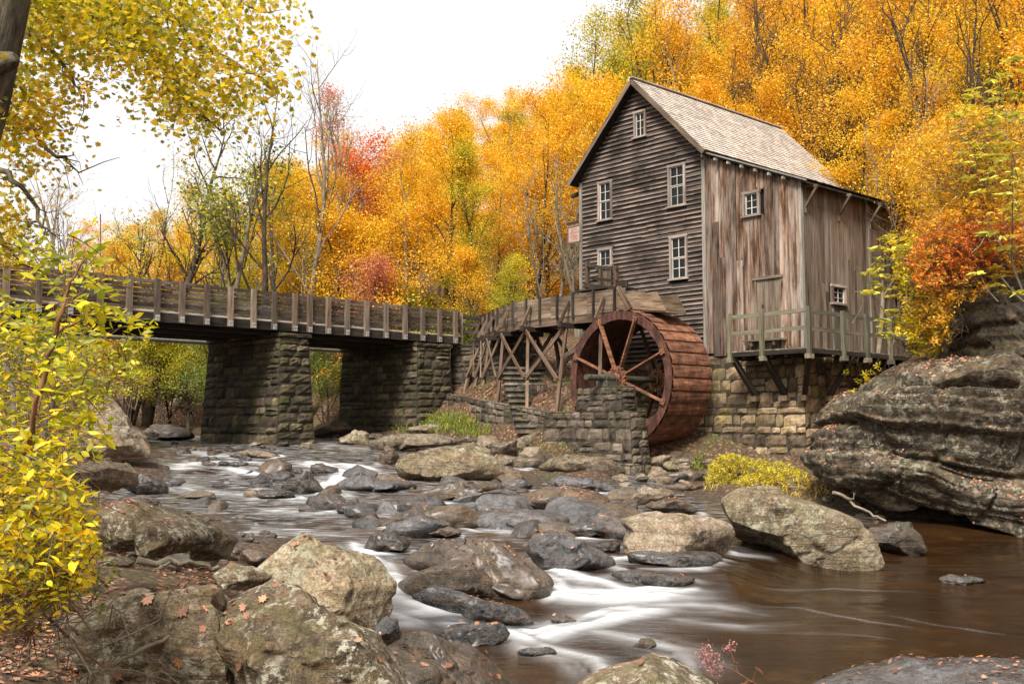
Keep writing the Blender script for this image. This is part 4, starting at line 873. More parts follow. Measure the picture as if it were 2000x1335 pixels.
# bearing pier of stepped masonry
st, mo = MB(), MB(); vP0, vP1 = -3.42, -2.78
zp = lambda px_, py_: MF.onv(px_, py_, vP0)[1]; up_ = lambda px_: MF.onv(px_, 800, vP0)[0]
zt1, zt2 = zp(1175, 755), zp(1150, 804)
stone_box(MF, up_(1128), up_(1214), vP0, vP1, zt2, zt1, .05, 11, .27, .42, .06, True, 'FRLB', st, mo)
stone_box(MF, up_(1066), up_(1232), vP0 - .04, vP1 + .02, zG - .45, zt2, .22, 12, .33, .50, .065, True, 'FRLB', st, mo, baty=.12)
stone_box(MF, up_(1170), up_(1250), vP0 - .45, vP0 + .1, zG - .75, zp(1200, 905), .12, 13, .33, .5, .07, True, 'FRL', st, mo)
bp = root('bearing_pier', MF.w(uW, vP0, zG - .4), 'stepped stone pier carrying the waterwheel axle above the creek rocks', 'stone pier')
part('stones', st, M['st_wall'], bp); part('mortar', mo, M['mortar'], bp)
mb = MB(); mb.box((uW, -3.08, zt1 + (zA - zt1) / 2 - .06), (.5, .5, zA - zt1 - .06), MF); part('bearing_block', mb, M['iron'], bp)
# ------------------------------------------------------------------ flume on its trestle
zFt = MF.onv(1215, 562, -2.0)[1]; zFb = zFt - .74
u_e = MF.onv(1222, 590, -2.0)[0]; u_b = MF.onv(1012, 600, -2.0)[0]
P0 = MF.w(u_e, -2.0, 0)[:2]; P1 = MF.w(u_b, -2.0, 0)[:2]; P2 = np.array([-.55, 39.6]); P3_ = np.array([-1.28, 42.4])
path = [P0, P1, P2, P3_]
def off(pth, d):        # offset polyline to the right-hand/back side
    out = []
    for i, p_ in enumerate(pth):
        t = (pth[min(i + 1, len(pth) - 1)] - pth[max(i - 1, 0)]); t = t / np.linalg.norm(t); out.append(p_ + np.array([t[1], -t[0]]) * d)
    return out
fl = root('flume', (P0[0], P0[1], zFb), 'wooden plank flume carrying water over the top of the wheel', 'flume')
FWD = .95
near = MB(); far = MB(); flo = MB(); bm = MB()
nP, fP = off(path, 0), off(path, FWD)
for i in range(3):
    for k_ in range(4):
        z = zFb + .09 + k_ * .185; r = random.random(); n_seg = 3 if i == 0 else 1
        for q_ in range(n_seg):
            a, b = q_ / n_seg, (q_ + 1) / n_seg
            A = nP[i] * (1 - a) + nP[i + 1] * a; B = nP[i] * (1 - b) + nP[i + 1] * b; near.beam((*A, z), (*B, z), .045, .182)
            A = fP[i] * (1 - a) + fP[i + 1] * a; B = fP[i] * (1 - b) + fP[i + 1] * b; far.beam((*A, z), (*B, z), .045, .182)
    mA = (nP[i] + fP[i]) / 2; mB_ = (nP[i + 1] + fP[i + 1]) / 2
    flo.beam((*mA, zFb - .02), (*mB_, zFb - .02), FWD, .05, ext=.06)
    for d_ in (.08, FWD - .08):
        A, B = off(path, d_)[i], off(path, d_)[i + 1]; bm.beam((*A, zFb - .16), (*B, zFb - .16), .16, .22, ext=.05)
part('side_planks', near, M['flume'], fl); part('side_planks', far, M['flume'], fl); part('floor_planks', flo, M['flume'], fl); part('carrying_beam', bm, M['trestle'], fl)
# tail spout over the wheel
mb = MB(); u2 = MF.onv(1302, 600, -2.0)[0]; zt_a, zt_b = MF.onv(1228, 573, -2.0)[1], MF.onv(1284, 570, -2.0)[1]
zb_a, zb_b = MF.onv(1236, 602, -2.0)[1], MF.onv(1300, 607, -2.0)[1]; u1_ = MF.onv(1284, 590, -2.0)[0]
for vv in (-2.04, -2.0 + FWD):
    mb.poly_prism([MF.w(u_e + .05, vv, zb_a), MF.w(u2, vv, zb_b), MF.w(u1_, vv, zt_b), MF.w(u_e - .15, vv, zt_a)], MF.w(0, .04, 0) - MF.w(0, 0, 0), g=[(a_ * 1., b_ * 1., 0) for a_, b_ in ((0, 0), (2, 0), (2, .6), (0, .6))] * 2)
mb.poly_prism([MF.w(u_e + .0, -2.0, zb_a), MF.w(u2, -2.0, zb_b), MF.w(u2, -2.0, zb_b - .05), MF.w(u_e, -2.0, zb_a - .05)], MF.w(0, FWD, 0) - MF.w(0, 0, 0))
part('spout', mb, M['flume'], fl)
mb = MB(); mb.beam(MF.w(u_e - .30, -2.06, zFt + .04), MF.w(u_e + .22, -2.06, zFb - .0), .05, .10); mb.beam(MF.w(u_e - .19, -2.06, zFt + .04), MF.w(u_e + .31, -2.06, zFb + .05), .05, .06); part('gate_guide', mb, M['trestle'], fl)
for px_ in (941.2, 949.9, 957.8, 966.5, 975, 989, 1004.7, 1029.7, 1056.6, 1090.5, 1121.3, 1161.3, 1203):
    d = ray(px_, 600); best = None
    for i in range(3):
        A, B = nP[i], nP[i + 1]; e = B - A; Mx = np.array([[e[0], -d[0]], [e[1], -d[1]]]); t, kk = np.linalg.solve(Mx, -A)
        if -.02 <= t <= 1.02: best = (A + e * t, e / np.linalg.norm(e)); break
    if best is None: continue
    p_, e = best; nn = np.array([e[1], -e[0]]); q = p_ - nn * .06
    mb = MB(); mb.beam((*q, zFb - .08), (*q, zFt + .06), .09, .07, up=(*e, 0)); part('stake', mb, M['darkwood'], fl); q2 = p_ + nn * (FWD + .06); mb = MB(); mb.beam((*q2, zFb - .08), (*q2, zFt + .06), .09, .07, up=(*e, 0))
    part('stake', mb, M['darkwood'], fl)
tr = root('trestle', MF.w(uW - 2, -2.6, zG), 'timber trestle of crossed braces holding up the flume', 'trestle')
bents = []
for px_, bx, by in ((1183, 1171, 737), (1115, 1087, 799), (1040, 1029, 791), (995, 971, 785), (968, 939, 781), (957, 922, 777), (942, 904, 772)):
    d = ray(px_, 625)
    for i in range(3):
        A, B = nP[i], nP[i + 1]; e = B - A; t, kk = np.linalg.solve(np.array([[e[0], -d[0]], [e[1], -d[1]]]), -A)
        if -.02 <= t <= 1.02: break
    e = e / np.linalg.norm(e); nn = np.array([e[1], -e[0]]); p_ = A + (B - A) * t
    # leg foot: on the photo's ray at the terrace height
    topn = p_ - nn * .22; foot = hit(bx, by, 30) if px_ != 1183 else None
    zf = (foot[2] if foot is not None else zt1)
    if px_ == 1183: ft = np.array([*MF.w(MF.onv(1171, 737, -2.95)[0], -2.95, 0)[:2], zt1 - .1])
    else:
        dd = ray(bx, by); Yf = p_[1] - .75; ft = at(bx, by, Yf); ft[2] -= .12
    ztop = zFb - .36
    mb = MB(); mb.beam((*(p_ - nn * .55), zFb - .33), (*(p_ + nn * (FWD + .35)), zFb - .33), .17, .16); part('cap_beam', mb, M['darkwood'], tr)
    mb = MB(); mb.beam((*topn, ztop), tuple(ft), .11, .11); part('leg', mb, M['trestle'], tr)
    if px_ != 1183:
        q = p_ + nn * (FWD + .1); zz_ = float(tz(q[0], q[1])) + CZ; q2 = q + nn * .5
        mb = MB(); mb.beam((*q, ztop), (*q2, min(zz_, ztop - .8) - .3), .11, .11); part('leg', mb, M['darkwood'], tr)
    mb = MB(); mb.beam((*(p_ - nn * .50), zFb - .24), (*(p_ - nn * .10), zFb + .50), .08, .09); part('side_strut', mb, M['trestle'], tr)
    bents.append((np.array([*topn, ztop]), ft, nn, p_))
def lerp(a, b, t): return a * (1 - t) + b * t
MIDT = .62
for i in range(1, len(bents) - 1):
    A, B = bents[i], bents[i + 1]; sh = np.array([*(-A[2] * .09), 0])
    mb = MB(); mb.beam(A[0] + sh, lerp(B[0], B[1], MIDT) + sh, .05, .13); part('cross_brace', mb, M['trestle'], tr)
    sh = np.array([*(-A[2] * .15), 0]); mb = MB(); mb.beam(B[0] + sh, lerp(A[0], A[1], MIDT) + sh, .05, .13); part('cross_brace', mb, M['trestle'], tr)
A = bents[1]; mb = MB(); mb.beam(lerp(A[0], A[1], .36), MF.w(uW - 1.9, -2.0, zA + 1.3), .07, .14); part('cross_brace', mb, M['trestle'], tr)
for i in range(1, 4):
    A, B = bents[i], bents[i + 1]; s1 = np.array([*(A[2] * (FWD + .3)), 0])
    mb = MB(); mb.beam(A[0] + s1, lerp(B[0], B[1], .6) + s1, .06, .13); mb.beam(B[0] + s1, lerp(A[0], A[1], .6) + s1, .06, .13); part('cross_brace', mb, M['darkwood'], tr)
# sluice platform on the gable
sp_ = root('sluice_platform', MF.w(-5.0, -1.0, zFt + .1), 'small dark timber platform with posts above the flume at the left of the gable', 'platform')
for px_, y0, y1, v in ((1147, 513, 575, -.75), (1173, 522, 580, -.12), (1203, 522, 566, -1.3)):
    u, za_ = MF.onv(px_, y0, v); _, zb_ = MF.onv(px_, y1, v); mb = MB(); mb.box((u, v, (za_ + zb_) / 2), (.13, .13, za_ - zb_ + .1), MF); part('post', mb, M['trestle'], sp_)
def wpt(px_, py_, v): u, z = MF.onv(px_, py_, v); return MF.w(u, v, z)
for (a, b, m_) in (((1148, 518, -.8), (1205, 526, -1.35), 'darkwood'), ((1150, 543, -.8), (1205, 549, -1.35), 'darkwood'), ((1141, 556, -.8), (1204, 566, -1.4), 'darkwood'), ((1203, 556, -1.35), (1226, 553, -1.2), 'darkwood')):
    mb = MB(); mb.beam(wpt(*a), wpt(*b), .06, .10 if a[1] < 550 else .17); part('rail', mb, M[m_], sp_)
u, z = MF.onv(1180, 566, -.8); mb = MB(); mb.box((u, -.8, z), (1.9, 1.0, .06), MF); part('platform_floor', mb, M['darkwood'], sp_)
mb = MB(); mb.box((MF.onv(1223, 555, -1.2)[0], -1.2, MF.onv(1223, 555, -1.2)[1]), (.10, .10, .14), MF); part('beam_end', mb, M['flume'], sp_)
# hanging sign
sg = root('hanging_sign', MF.w(UL - .45, -.05, MF.onv(1125, 476, -.05)[1]), 'faded framed wooden sign with worn red lettering hanging off the left corner of the mill', 'sign')
a0, za_ = MF.onv(1109, 445, -.05); a1, zb_ = MF.onv(1137, 441, -.05); _, zl = MF.onv(1123, 474, -.05); zt_ = (za_ + zb_) / 2; zt_ = MF.onv(1123, 441, -.05)[1]
mb = MB(); mb.box(((a0 + a1) / 2, -.05, (zt_ + zl) / 2), (a1 - a0 - .08, .04, zt_ - zl - .08), MF); part('board', mb, M['sign'], sg)
mb = MB()
for z in (zt_, zl): mb.box(((a0 + a1) / 2, -.055, z), (a1 - a0, .07, .055), MF)
for u in (a0 + .03, a1 - .03): mb.box((u, -.057, (zt_ + zl) / 2), (.055, .068, zt_ - zl - .057), MF)
part('sign_frame', mb, M['boards_grey'], sg)
mb = MB(); Wd = a1 - a0
for (fz, u0_, u1_) in ((.80, .30, .72), (.62, .22, .78), (.40, .25, .75), (.24, .33, .68)):
    x = u0_
    while x < u1_: mb.box((a0 + Wd * x, -.073, zl + (zt_ - zl) * fz), (.035, .004, .05 + .03 * random.random()), MF); x += .085
part('lettering', mb, M['signred'], sg)
mb = MB(); mb.beam(MF.w(a0 - .05, -.05, zt_ + .12), MF.w(UL + .05, -.05, zt_ + .12), .05, .06)
for u in (a0 + .15, a1 - .15): mb.tube([MF.w(u, -.05, zt_), MF.w(u, -.05, zt_ + .12)], .01, 5)
part('bracket', mb, M['darkwood'], sg)
# ------------------------------------------------------------------ retaining wall with terrace, stairs
ptsw = [(875, 770, 41.), (930, 780, 38.2), (985, 790, 36.2), (1030, 797, 35.), (1066, 804, 34.2)]
Wt = [at(*q) for q in ptsw]; st, mo = MB(), MB()
for i in range(4):
    A, B = Wt[i], Wt[i + 1]; ti = B - A; n = np.array([ti[1], -ti[0], 0]); n /= np.linalg.norm(n); n = n if n[1] < 0 else -n
    Ab, Bb = A.copy(), B.copy(); Ab[2] = Bb[2] = CZ - 1.6; Ab = Ab + n * .12; Bb = Bb + n * .12
    stone_face(st, Ab, Bb, B, A, .28, .46, .05, seed=40 + i); quadplane(mo, Ab, Bb, B, A, -.012)
    stone_face(st, A, B, B - n * .38, A - n * .38, .3, .4, .03, seed=60 + i); quadplane(mo, A, B, B - n * .38, A - n * .38, -.012)
    Ci, Di = A - n * .38, B - n * .38; Cb, Db = Ci.copy(), Di.copy(); Cb[2] = Db[2] = CZ - 1.; quadplane(mo, Db, Cb, Ci, Di, 0)
rw = root('retaining_wall', Wt[2] * np.array([1, 1, 0]) + np.array([0, 0, .8]), 'low curved stone retaining wall under the trestle legs', 'stone wall'); part('stones', st, M['st_wall'], rw); part('mortar', mo, M['mortar'], rw)
sr = root('stone_stairs', MF.w(-6.2, -1.0, CZ + .3), 'worn stone stairs climbing behind the trestle towards the mill', 'stairs')
sA = at(1098, 826, 34.3); sdirr = np.array([MF.ey[0] * .55 + MF.ex[0] * -.85, MF.ey[1] * .55 + MF.ex[1] * -.85]); sdirr /= np.linalg.norm(sdirr)
SF = Frame(sA[0] - .35, sA[1], math.atan2(sdirr[1], sdirr[0]) - math.pi / 2)
for i in range(11):
    mb = MB(); z = sA[2] - .1 + i * .215; mb.box((0, i * .36 + .5, z), (2.3, .44, .07), SF, jit=.01); 
    st = part('step', mb, M['steps'], sr)
    mb = MB(); mb.box((0, i * .36 + .52, z - .135), (2.2, .34, .2), SF); part('riser', mb, M['st_wall'], st)
st, mo = MB(), MB(); AF = Frame(0, 0, 0)
a_ = at(985, 745, 37.6); b_ = at(1048, 775, 36.2)
stone_box(Frame(a_[0], a_[1], math.atan2(b_[1] - a_[1], b_[0] - a_[0])), 0, float(np.hypot(*(b_ - a_)[:2])), 0, .5, CZ - .2, a_[2] - .15, .02, 71, .24, .4, .04, True, 'FRL', st, mo)
q = root('stair_side_wall', a_ * np.array([1, 1, 0]) + np.array([0, 0, CZ]), 'low stone side wall left of the stone stairs', 'stone wall'); part('stones', st, M['st_wall'], q); part('mortar', mo, M['mortar'], q)
# ------------------------------------------------------------------ bridge
BF = Frame(-2.25, 42.0, math.atan2(.713, .701))
zT = BF.onv(893, 608, 0)[1]; zP = BF.onv(893, 671, 0)[1]; xL = -21.5; xR = .12; BW = 4.6
br = root('bridge', BF.w(0, 0, zP), 'long timber plank bridge with slatted side walls on stone piers', 'bridge')
H = zT - zP
def side(v, sgn, nm):
    mb = MB(); nbd = 6
    for k_ in range(nbd):
        z = zT - .06 - k_ * .148; x = xL
        while x < xR:
            L = random.uniform(2.2, 4.4); x1 = min(x + L, xR)
            mb.beam(BF.w(x, v, z + random.uniform(-.012, .012)), BF.w(x1 - .01, v, z + random.uniform(-.012, .012)), .045, random.uniform(.105, .128)); x = x1
    o = part('side_boards', mb, M['bridge'], br)
    mb = MB(); x = xL
    while x < xR: x1 = min(x + 3.6, xR); mb.beam(BF.w(x, v - sgn * .005, zP + .12), BF.w(x1 - .01, v - sgn * .005, zP + .12), .07, .26); x = x1
    part('edge_beam', mb, M['darkwood'], br)
    return o
side(0, 1, 'n'); side(BW, -1, 'f')
mb = MB(); mb.beam(BF.w(xL, -.045, zP + .325), BF.w(xR, -.045, zP + .325), .02, .055); part('edge_strip', mb, M['sash'], br)
pxs = [c_ * .475 for c_ in (640, 742, 845, 942, 1037, 1122, 1207, 1268, 1345, 1422, 1502, 1582, 1660, 1733, 1802, 1867)]
us = [BF.onv(q, 600, 0)[0] for q in pxs]; step = (us[1] - us[0]) ; x = us[0] - .92
while x > xL: us.append(x); x -= .92
for i, u in enumerate(us):
    mb = MB(); mb.box((u, -.09, (zT + zP) / 2 + .02), (.17, .13, H + .02), BF, jit=.004); po = part('post', mb, M['bpost'], br)
    mb = MB(); mb.box((u, -.165, zP + .10), (.15, .02, .2), BF)
    for dx in (-.04, .04):
        for dz in (.05, .15): mb.box((u + dx, -.185, zP + dz), (.04, .03, .04), BF)
    part('bolt_plate', mb, M['metal'], po)
for u in np.arange(xL + .5, xR, 1.85):
    mb = MB(); mb.box((u, BW + .09, (zT + zP) / 2), (.16, .13, H), BF); part('post', mb, M['bpost'], br)
mb = MB(); x = xL
while x < xR: mb.box((x + .12, BW / 2, zP + .24), (.235, BW - .1, .09), BF); x += .245
part('deck_planks', mb, M['bridge'], br)
mb = MB()
for v in (.55, 1.4, 2.3, 3.2, 4.05): mb.box(((xL + xR) / 2, v, zP + .02), (xR - xL, .3, .34), BF)
part('girder', mb, M['darkwood'], br)
# piers
def pier(u0, u1, v0, v1, z0, label, seed, name='bridge_pier', bat=.22):
    st, mo = MB(), MB()
    stone_box(BF, u0, u1, v0, v1, z0, zP - .22, bat, seed, .30, .66, .085, False, 'FRLB', st, mo)
    stone_box(BF, u0 - .07, u1 + .07, v0 - .08, v1 + .08, zP - .22, zP - .06, 0, seed + 1, .2, .6, .03, True, 'FRLB', st, mo)
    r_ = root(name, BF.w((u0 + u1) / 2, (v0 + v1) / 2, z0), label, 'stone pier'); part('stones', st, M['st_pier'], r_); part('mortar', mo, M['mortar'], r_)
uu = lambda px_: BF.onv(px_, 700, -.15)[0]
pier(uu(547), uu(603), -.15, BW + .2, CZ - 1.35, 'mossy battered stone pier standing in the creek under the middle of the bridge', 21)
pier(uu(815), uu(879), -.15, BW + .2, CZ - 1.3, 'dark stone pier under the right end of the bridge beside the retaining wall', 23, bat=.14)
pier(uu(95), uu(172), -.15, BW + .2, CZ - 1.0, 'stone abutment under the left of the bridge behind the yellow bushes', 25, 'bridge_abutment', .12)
st, mo = MB(), MB(); a_ = at(884, 740, 42.4); b_ = at(948, 740, 41.6)
AF = Frame(a_[0], a_[1], math.atan2(b_[1] - a_[1], b_[0] - a_[0])); stone_box(AF, -.1, float(np.hypot(*(b_ - a_)[:2])) + 2.2, 0, .8, CZ - .6, zP - .02, .1, 33, .24, .42, .06, True, 'FRL', st, mo)
q = root('approach_wall', a_ * np.array([1, 1, 0]) + np.array([0, 0, CZ]), 'dark dry-laid stone wall between the bridge end and the trestle', 'stone wall'); part('stones', st, M['st_wall'], q); part('mortar', mo, M['mortar'], q)
pp = MB(); pp.tube([BF.w(x, BW + .5, zP - .16) for x in np.linspace(xL, 0, 12)], .075, 10); single('pipe', pp, M['metal'], 'thin pale metal pipe running under the far edge of the bridge', 'pipe', smooth=False)
fe = root('road_fence', at(900, 655, 43.5), 'three-rail wooden fence at the road behind the bridge end', 'fence')
fa_, fb_ = np.array([-2.1, 42.3]), np.array([1.4, 45.4])
for i in range(3):
    p_ = fa_ + (fb_ - fa_) * i / 2; mb = MB(); mb.beam((*p_, zP + .1), (*p_, zT - .05), .14, .14, up=(1, 0, 0)); part('post', mb, M['bpost'], fe)
for i in range(3): z = zT - .2 - i * .3; mb = MB(); mb.beam((*fa_, z), (*fb_, z), .05, .15); part('rail', mb, M['bridge'], fe)
# ------------------------------------------------------------------ rocks
_ICO = {}
def ico(n):
    if n not in _ICO:
        bm = bmesh.new(); bmesh.ops.create_icosphere(bm, subdivisions=n, radius=1.0)
        _ICO[n] = (np.array([v.co[:] for v in bm.verts]), np.array([[v.index for v in f.verts] for f in bm.faces])); bm.free()
    return _ICO[n]
ROCKS = []      # (points, normals) for scattering leaves
def facet(v, rs, k, dmin=.42, dmax=.76, soft=.98, top=.5):
    for _ in range(k):
        n = rs.normal(size=3); n /= np.linalg.norm(n)
        if rs.random() < top: n[2] = abs(n[2]) + .5; n /= np.linalg.norm(n)
        elif rs.random() < .6: n[1] = -abs(n[1]) - .3; n /= np.linalg.norm(n)
        d = rs.uniform(dmin, dmax); s = v @ n; m = s > d
        v = v - np.where(m, (s - d) * soft, 0)[:, None] * n
    return v
def outline_rock(name, label, pts, mat, D=None, dr=None, seed=0, sub=5, nf=19, rough=.042, strata=0., group=None, cat='rock', base=None, lay=None, pw=.8, sfreq=2.2, top=.5):
    pts = np.array(pts, float); rs = np.random.default_rng(seed)
    cx = pts[:, 0].mean(); by = pts[:, 1].max() if base is None else base
    if D is None:
        D0 = hit(cx, min(by, 1334))[1]; wpx = np.ptp(pts[:, 0]); Wm = wpx * D0 / F_PX; dr = dr or max(.35 * Wm, .12); D = D0 + dr * .75
    else:
        Wm = np.ptp(pts[:, 0]) * D / F_PX; dr = dr or .4 * Wm
    w = np.array([at(px, py, D) for px, py in pts]); c = w.mean(0)
    ang = np.arctan2(w[:, 2] - c[2], w[:, 0] - c[0]); rad = np.hypot(w[:, 2] - c[2], w[:, 0] - c[0]); o = np.argsort(ang)
    # radial profile from the polygon itself
    th = np.linspace(-math.pi, math.pi, 181); prof = np.zeros(181); n = len(pts)
    for i, t in enumerate(th):
        d = np.array([math.cos(t), math.sin(t)]); best = 0
        for j in range(n):
            a = np.array([w[j][0] - c[0], w[j][2] - c[2]]); b = np.array([w[(j + 1) % n][0] - c[0], w[(j + 1) % n][2] - c[2]]); e = b - a
            det = d[0] * -e[1] + e[0] * d[1]
            if abs(det) < 1e-9: continue
            s_ = (a[0] * -e[1] + e[0] * a[1]) / det; u = (d[0] * a[1] - d[1] * a[0]) / det
            if s_ > 0 and -1e-6 <= u <= 1 + 1e-6: best = max(best, s_)
        prof[i] = best if best > 0 else np.interp(t, ang[o], rad[o])
    prof = np.convolve(np.concatenate([prof[-3:-1], prof, prof[1:3]]), np.array([1, 2, 3, 2, 1]) / 9, 'valid')
    v, f = ico(sub); v = v.copy()
    v = facet(v, rs, nf, top=top)
    v[:, 1] *= 1.0
    rho = np.hypot(v[:, 0], v[:, 2]); phi = np.arctan2(v[:, 2], v[:, 0])
    bn = ((phi + math.pi) / (2 * math.pi) * 24).astype(int) % 24; mxr = np.zeros(24); np.maximum.at(mxr, bn, rho); rho = rho / mxr.mean()
    Rr = np.interp(phi, th, prof); rp = rho ** pw
    p = np.stack([c[0] + np.cos(phi) * rp * Rr, c[1] + v[:, 1] * dr, c[2] + np.sin(phi) * rp * Rr], 1)
    sz = max(min(Wm, 6), .15)
    nn = v / (np.linalg.norm(v, axis=1)[:, None] + 1e-9)
    q = p / sz
    d = fbm(q * sfreq + seed, 5, seed) * rough * sz
    rg = 1 - np.abs(fbm(q * sfreq * 1.4 + seed + 9, 4, seed + 5)) * 2; d = d - np.clip(rg - .66, 0, 1) * rough * sz * 1.6 + fbm(q * sfreq * 6 + 3, 3, seed + 1) * rough * sz * .28
    if strata:
        wv = p[:, 2] + fbm(p * .30, 3, seed + 2) * .55 + p[:, 0] * .13
        la, lb_ = lay; h1 = wv * la; i1 = np.floor(h1); f1 = h1 - i1; a1 = .5 + .5 * noise3(P3(0 * wv + 3.3, 0 * wv, i1 * 1.7 + .35), seed)
        w2 = (wv + fbm(p * 1.1, 3, seed + 6) * .12) * lb_; i2 = np.floor(w2); f2 = w2 - i2; a2 = .5 + .5 * noise3(P3(0 * wv + 7.7, p[:, 0] * .25, i2 * 1.7 + .6), seed + 1)
        d = d + strata * ((a1 * 1.2 - .5) + .75 * np.sqrt(f1) * np.clip(1.4 - f1 * f1 * 1.3, 0, 1) - .45) + strata * .42 * (a2 - .5 + .8 * np.sqrt(f2) - .4)
        bx = (p[:, 0] + p[:, 1] * .7) * .75 + noise3(P3(0 * wv, i1 * 3.1, 0 * wv), seed + 3) * 3 + .18 * fbm(p * 1.3, 2, seed); d = d + strata * .55 * _h(np.floor(bx), i1, i1 * 0, seed) * 1.0 - strata * .5 * np.clip(.06 - np.abs(bx - np.round(bx)), 0, 1) / .06
        s1 = noise3(P3(0 * wv, 0 * wv, wv * 1.3), seed + 3); s2 = noise3(P3(p[:, 0] * .15, 0 * wv, wv * 4.2), seed + 4)
        cr = np.clip(.18 - np.abs(noise3(P3(p[:, 0] * .22, p[:, 1] * .2, wv * 1.05), seed + 8)), 0, 1) * 5
        d = d - strata * cr * .8
    p = p + nn * d[:, None]
    mb = MB(); mb.add(p, f, rnd=rs.random())
    o = single(name, mb, M[mat], label, cat, group, smooth=True, loc=tuple(c))
    fc = p[f].mean(1); fn = np.cross(p[f[:, 1]] - p[f[:, 0]], p[f[:, 2]] - p[f[:, 0]]); ar = np.linalg.norm(fn, axis=1); fn /= ar[:, None] + 1e-12
    ROCKS.append((fc, fn, ar, mat, o)); return o
for i, (nm, lb, mt, pts, kw) in enumerate(RK): outline_rock(nm, lb, pts, mt, seed=100 + i, **kw)
# countable small stones: shared prototypes, each placed on the bed
PROTO = {}
for mt in ('r_wet', 'r_brown', 'r_tan', 'r_slab'):
    for j in range(5):
        rs = np.random.default_rng(500 + j); v, f = ico(4); v = facet(v.copy(), rs, 9, .5, .85); v *= np.array([1, .8, .55])
        v = v + v * (fbm(v * 1.8 + j * 5, 4, j) * .16 + fbm(v * 7 + j, 3, j) * .04)[:, None]; mb = MB(); mb.add(v, f); me = mb.data('stone', (0, 0, 0), True); me.materials.append(M[mt]); PROTO[mt, j] = me
def stones(region, n, smin, smax, mats, label, group, seed):
    rs = np.random.default_rng(seed); k_ = 0; region = np.array(region, float)
    from_x, to_x = region[:, 0].min(), region[:, 0].max(); fy, ty = region[:, 1].min(), region[:, 1].max()
    def inside(x, y):
        c_ = False; m = len(region)
        for i in range(m):
            (x1, y1), (x2, y2) = region[i], region[(i + 1) % m]
            if (y1 > y) != (y2 > y) and x < (x2 - x1) * (y - y1) / (y2 - y1) + x1: c_ = not c_
        return c_
    while k_ < n:
        px, py = rs.uniform(from_x, to_x), rs.uniform(fy, ty)
        if not inside(px, py): continue
        h_ = hit(px, py); s = rs.uniform(smin, smax) * rs.uniform(.6, 1.2)
        mt = mats[rs.integers(len(mats))]; o = bpy.data.objects.new('stone', PROTO[mt, int(rs.integers(5))]); COL.objects.link(o)
        o.location = (h_[0], h_[1], h_[2] + s * .12); o.scale = (s, s * rs.uniform(.7, 1.1), s * rs.uniform(.6, 1.1)); o.rotation_euler = (rs.uniform(-.35, .35), rs.uniform(-.35, .35), rs.uniform(0, 6.3))
        props(o, label, 'stone', group); k_ += 1
stones([(310,868),(370,855),(560,868),(540,905),(420,912),(330,905)], 36, .13, .38, ['r_wet', 'r_wet', 'r_brown'], 'small dark wet stone in the shallows at the left foot of the middle pier', 'stones in the shallows by the pier', 1)
stones([(610,850),(760,850),(1000,880),(1050,925),(980,935),(760,870),(620,870)], 22, .12, .34, ['r_brown', 'r_tan'], 'small brown stone on the far gravel bank below the retaining wall', 'stones on the far gravel bank', 2)
stones([(990,940),(1240,960),(1240,1005),(1180,1015),(1000,960)], 18, .1, .3, ['r_wet', 'r_brown'], 'small stone among the slabs in front of the wheel pier', 'stones in front of the wheel pier', 3)
stones([(330,1000),(500,1010),(540,1040),(470,1095),(380,1090)], 14, .08, .2, ['r_wet', 'r_brown'], 'small dark stone at the left water edge behind the leaning pale boulder', 'stones on the left shore', 4)
stones([(430,905),(660,915),(640,975),(440,950)], 12, .1, .26, ['r_wet'], 'small black rock in the upper cascade', 'black rocks of the upper cascade', 5)
stones([(600,930),(1000,930),(1230,960),(1240,1070),(800,1060),(640,1000)], 40, .26, .78, ['r_wet', 'r_wet', 'r_brown', 'r_slab'], 'dark wet rock among the middle rapids', 'dark wet rocks of the middle rapids', 16)
stones([(330,900),(640,900),(700,1000),(480,1060),(340,1000)], 16, .25, .6, ['r_wet', 'r_brown'], 'dark wet rock in the left arm of the creek above the leaning boulder', 'dark rocks of the left arm', 17)
stones([(1230,900),(1400,900),(1400,935),(1260,950)], 24, .18, .55, ['r_brown', 'r_wet', 'r_tan'], 'brown rubble stone under the waterwheel', 'rubble under the waterwheel', 18)
stones([(700,850),(1060,875),(1030,945),(985,945),(760,870)], 26, .25, .75, ['r_brown', 'r_tan'], 'brown rock on the far bank between the bridge and the wheel pier', 'rocks of the far bank', 19)
stones([(210,1060),(400,1070),(470,1040),(530,1060),(520,1110),(420,1120),(230,1115)], 20, .14, .42, ['r_brown', 'r_brown', 'r_tan'], 'brown rock between the long bank rock and the leaning pale boulder', 'rocks between the bank rock and the leaning boulder', 20)
stones([(640,975),(1150,990),(1200,1060),(760,1060)], 10, .1, .24, ['r_wet', 'r_wet', 'r_brown'], 'small wet rock in the middle rapids', 'small rocks in the middle rapids', 6)
stones([(1180,925),(1400,905),(1620,950),(1640,985),(1400,945),(1220,955)], 18, .1, .3, ['r_brown', 'r_tan'], 'small brown stone on the bank below the mill foundation', 'stones below the mill foundation', 7)
stones([(200,740),(380,720),(390,840),(230,830)], 12, .2, .5, ['r_tan', 'r_brown'], 'small rock on the far bank seen under the left bridge span', 'rocks under the left bridge span', 8)
stones([(1660,960),(1760,1000),(1720,1030),(1650,1000)], 6, .12, .24, ['r_brown'], 'small brown stone wedged under the edge of the cliff boulder', 'stones under the cliff edge', 9)
stones([(520,1090),(760,1200),(700,1320),(640,1200)], 6, .06, .13, ['r_wet'], 'small wet stone beside the white water at the foot of the foreground rocks', 'stones at the foot of the foreground rocks', 10)

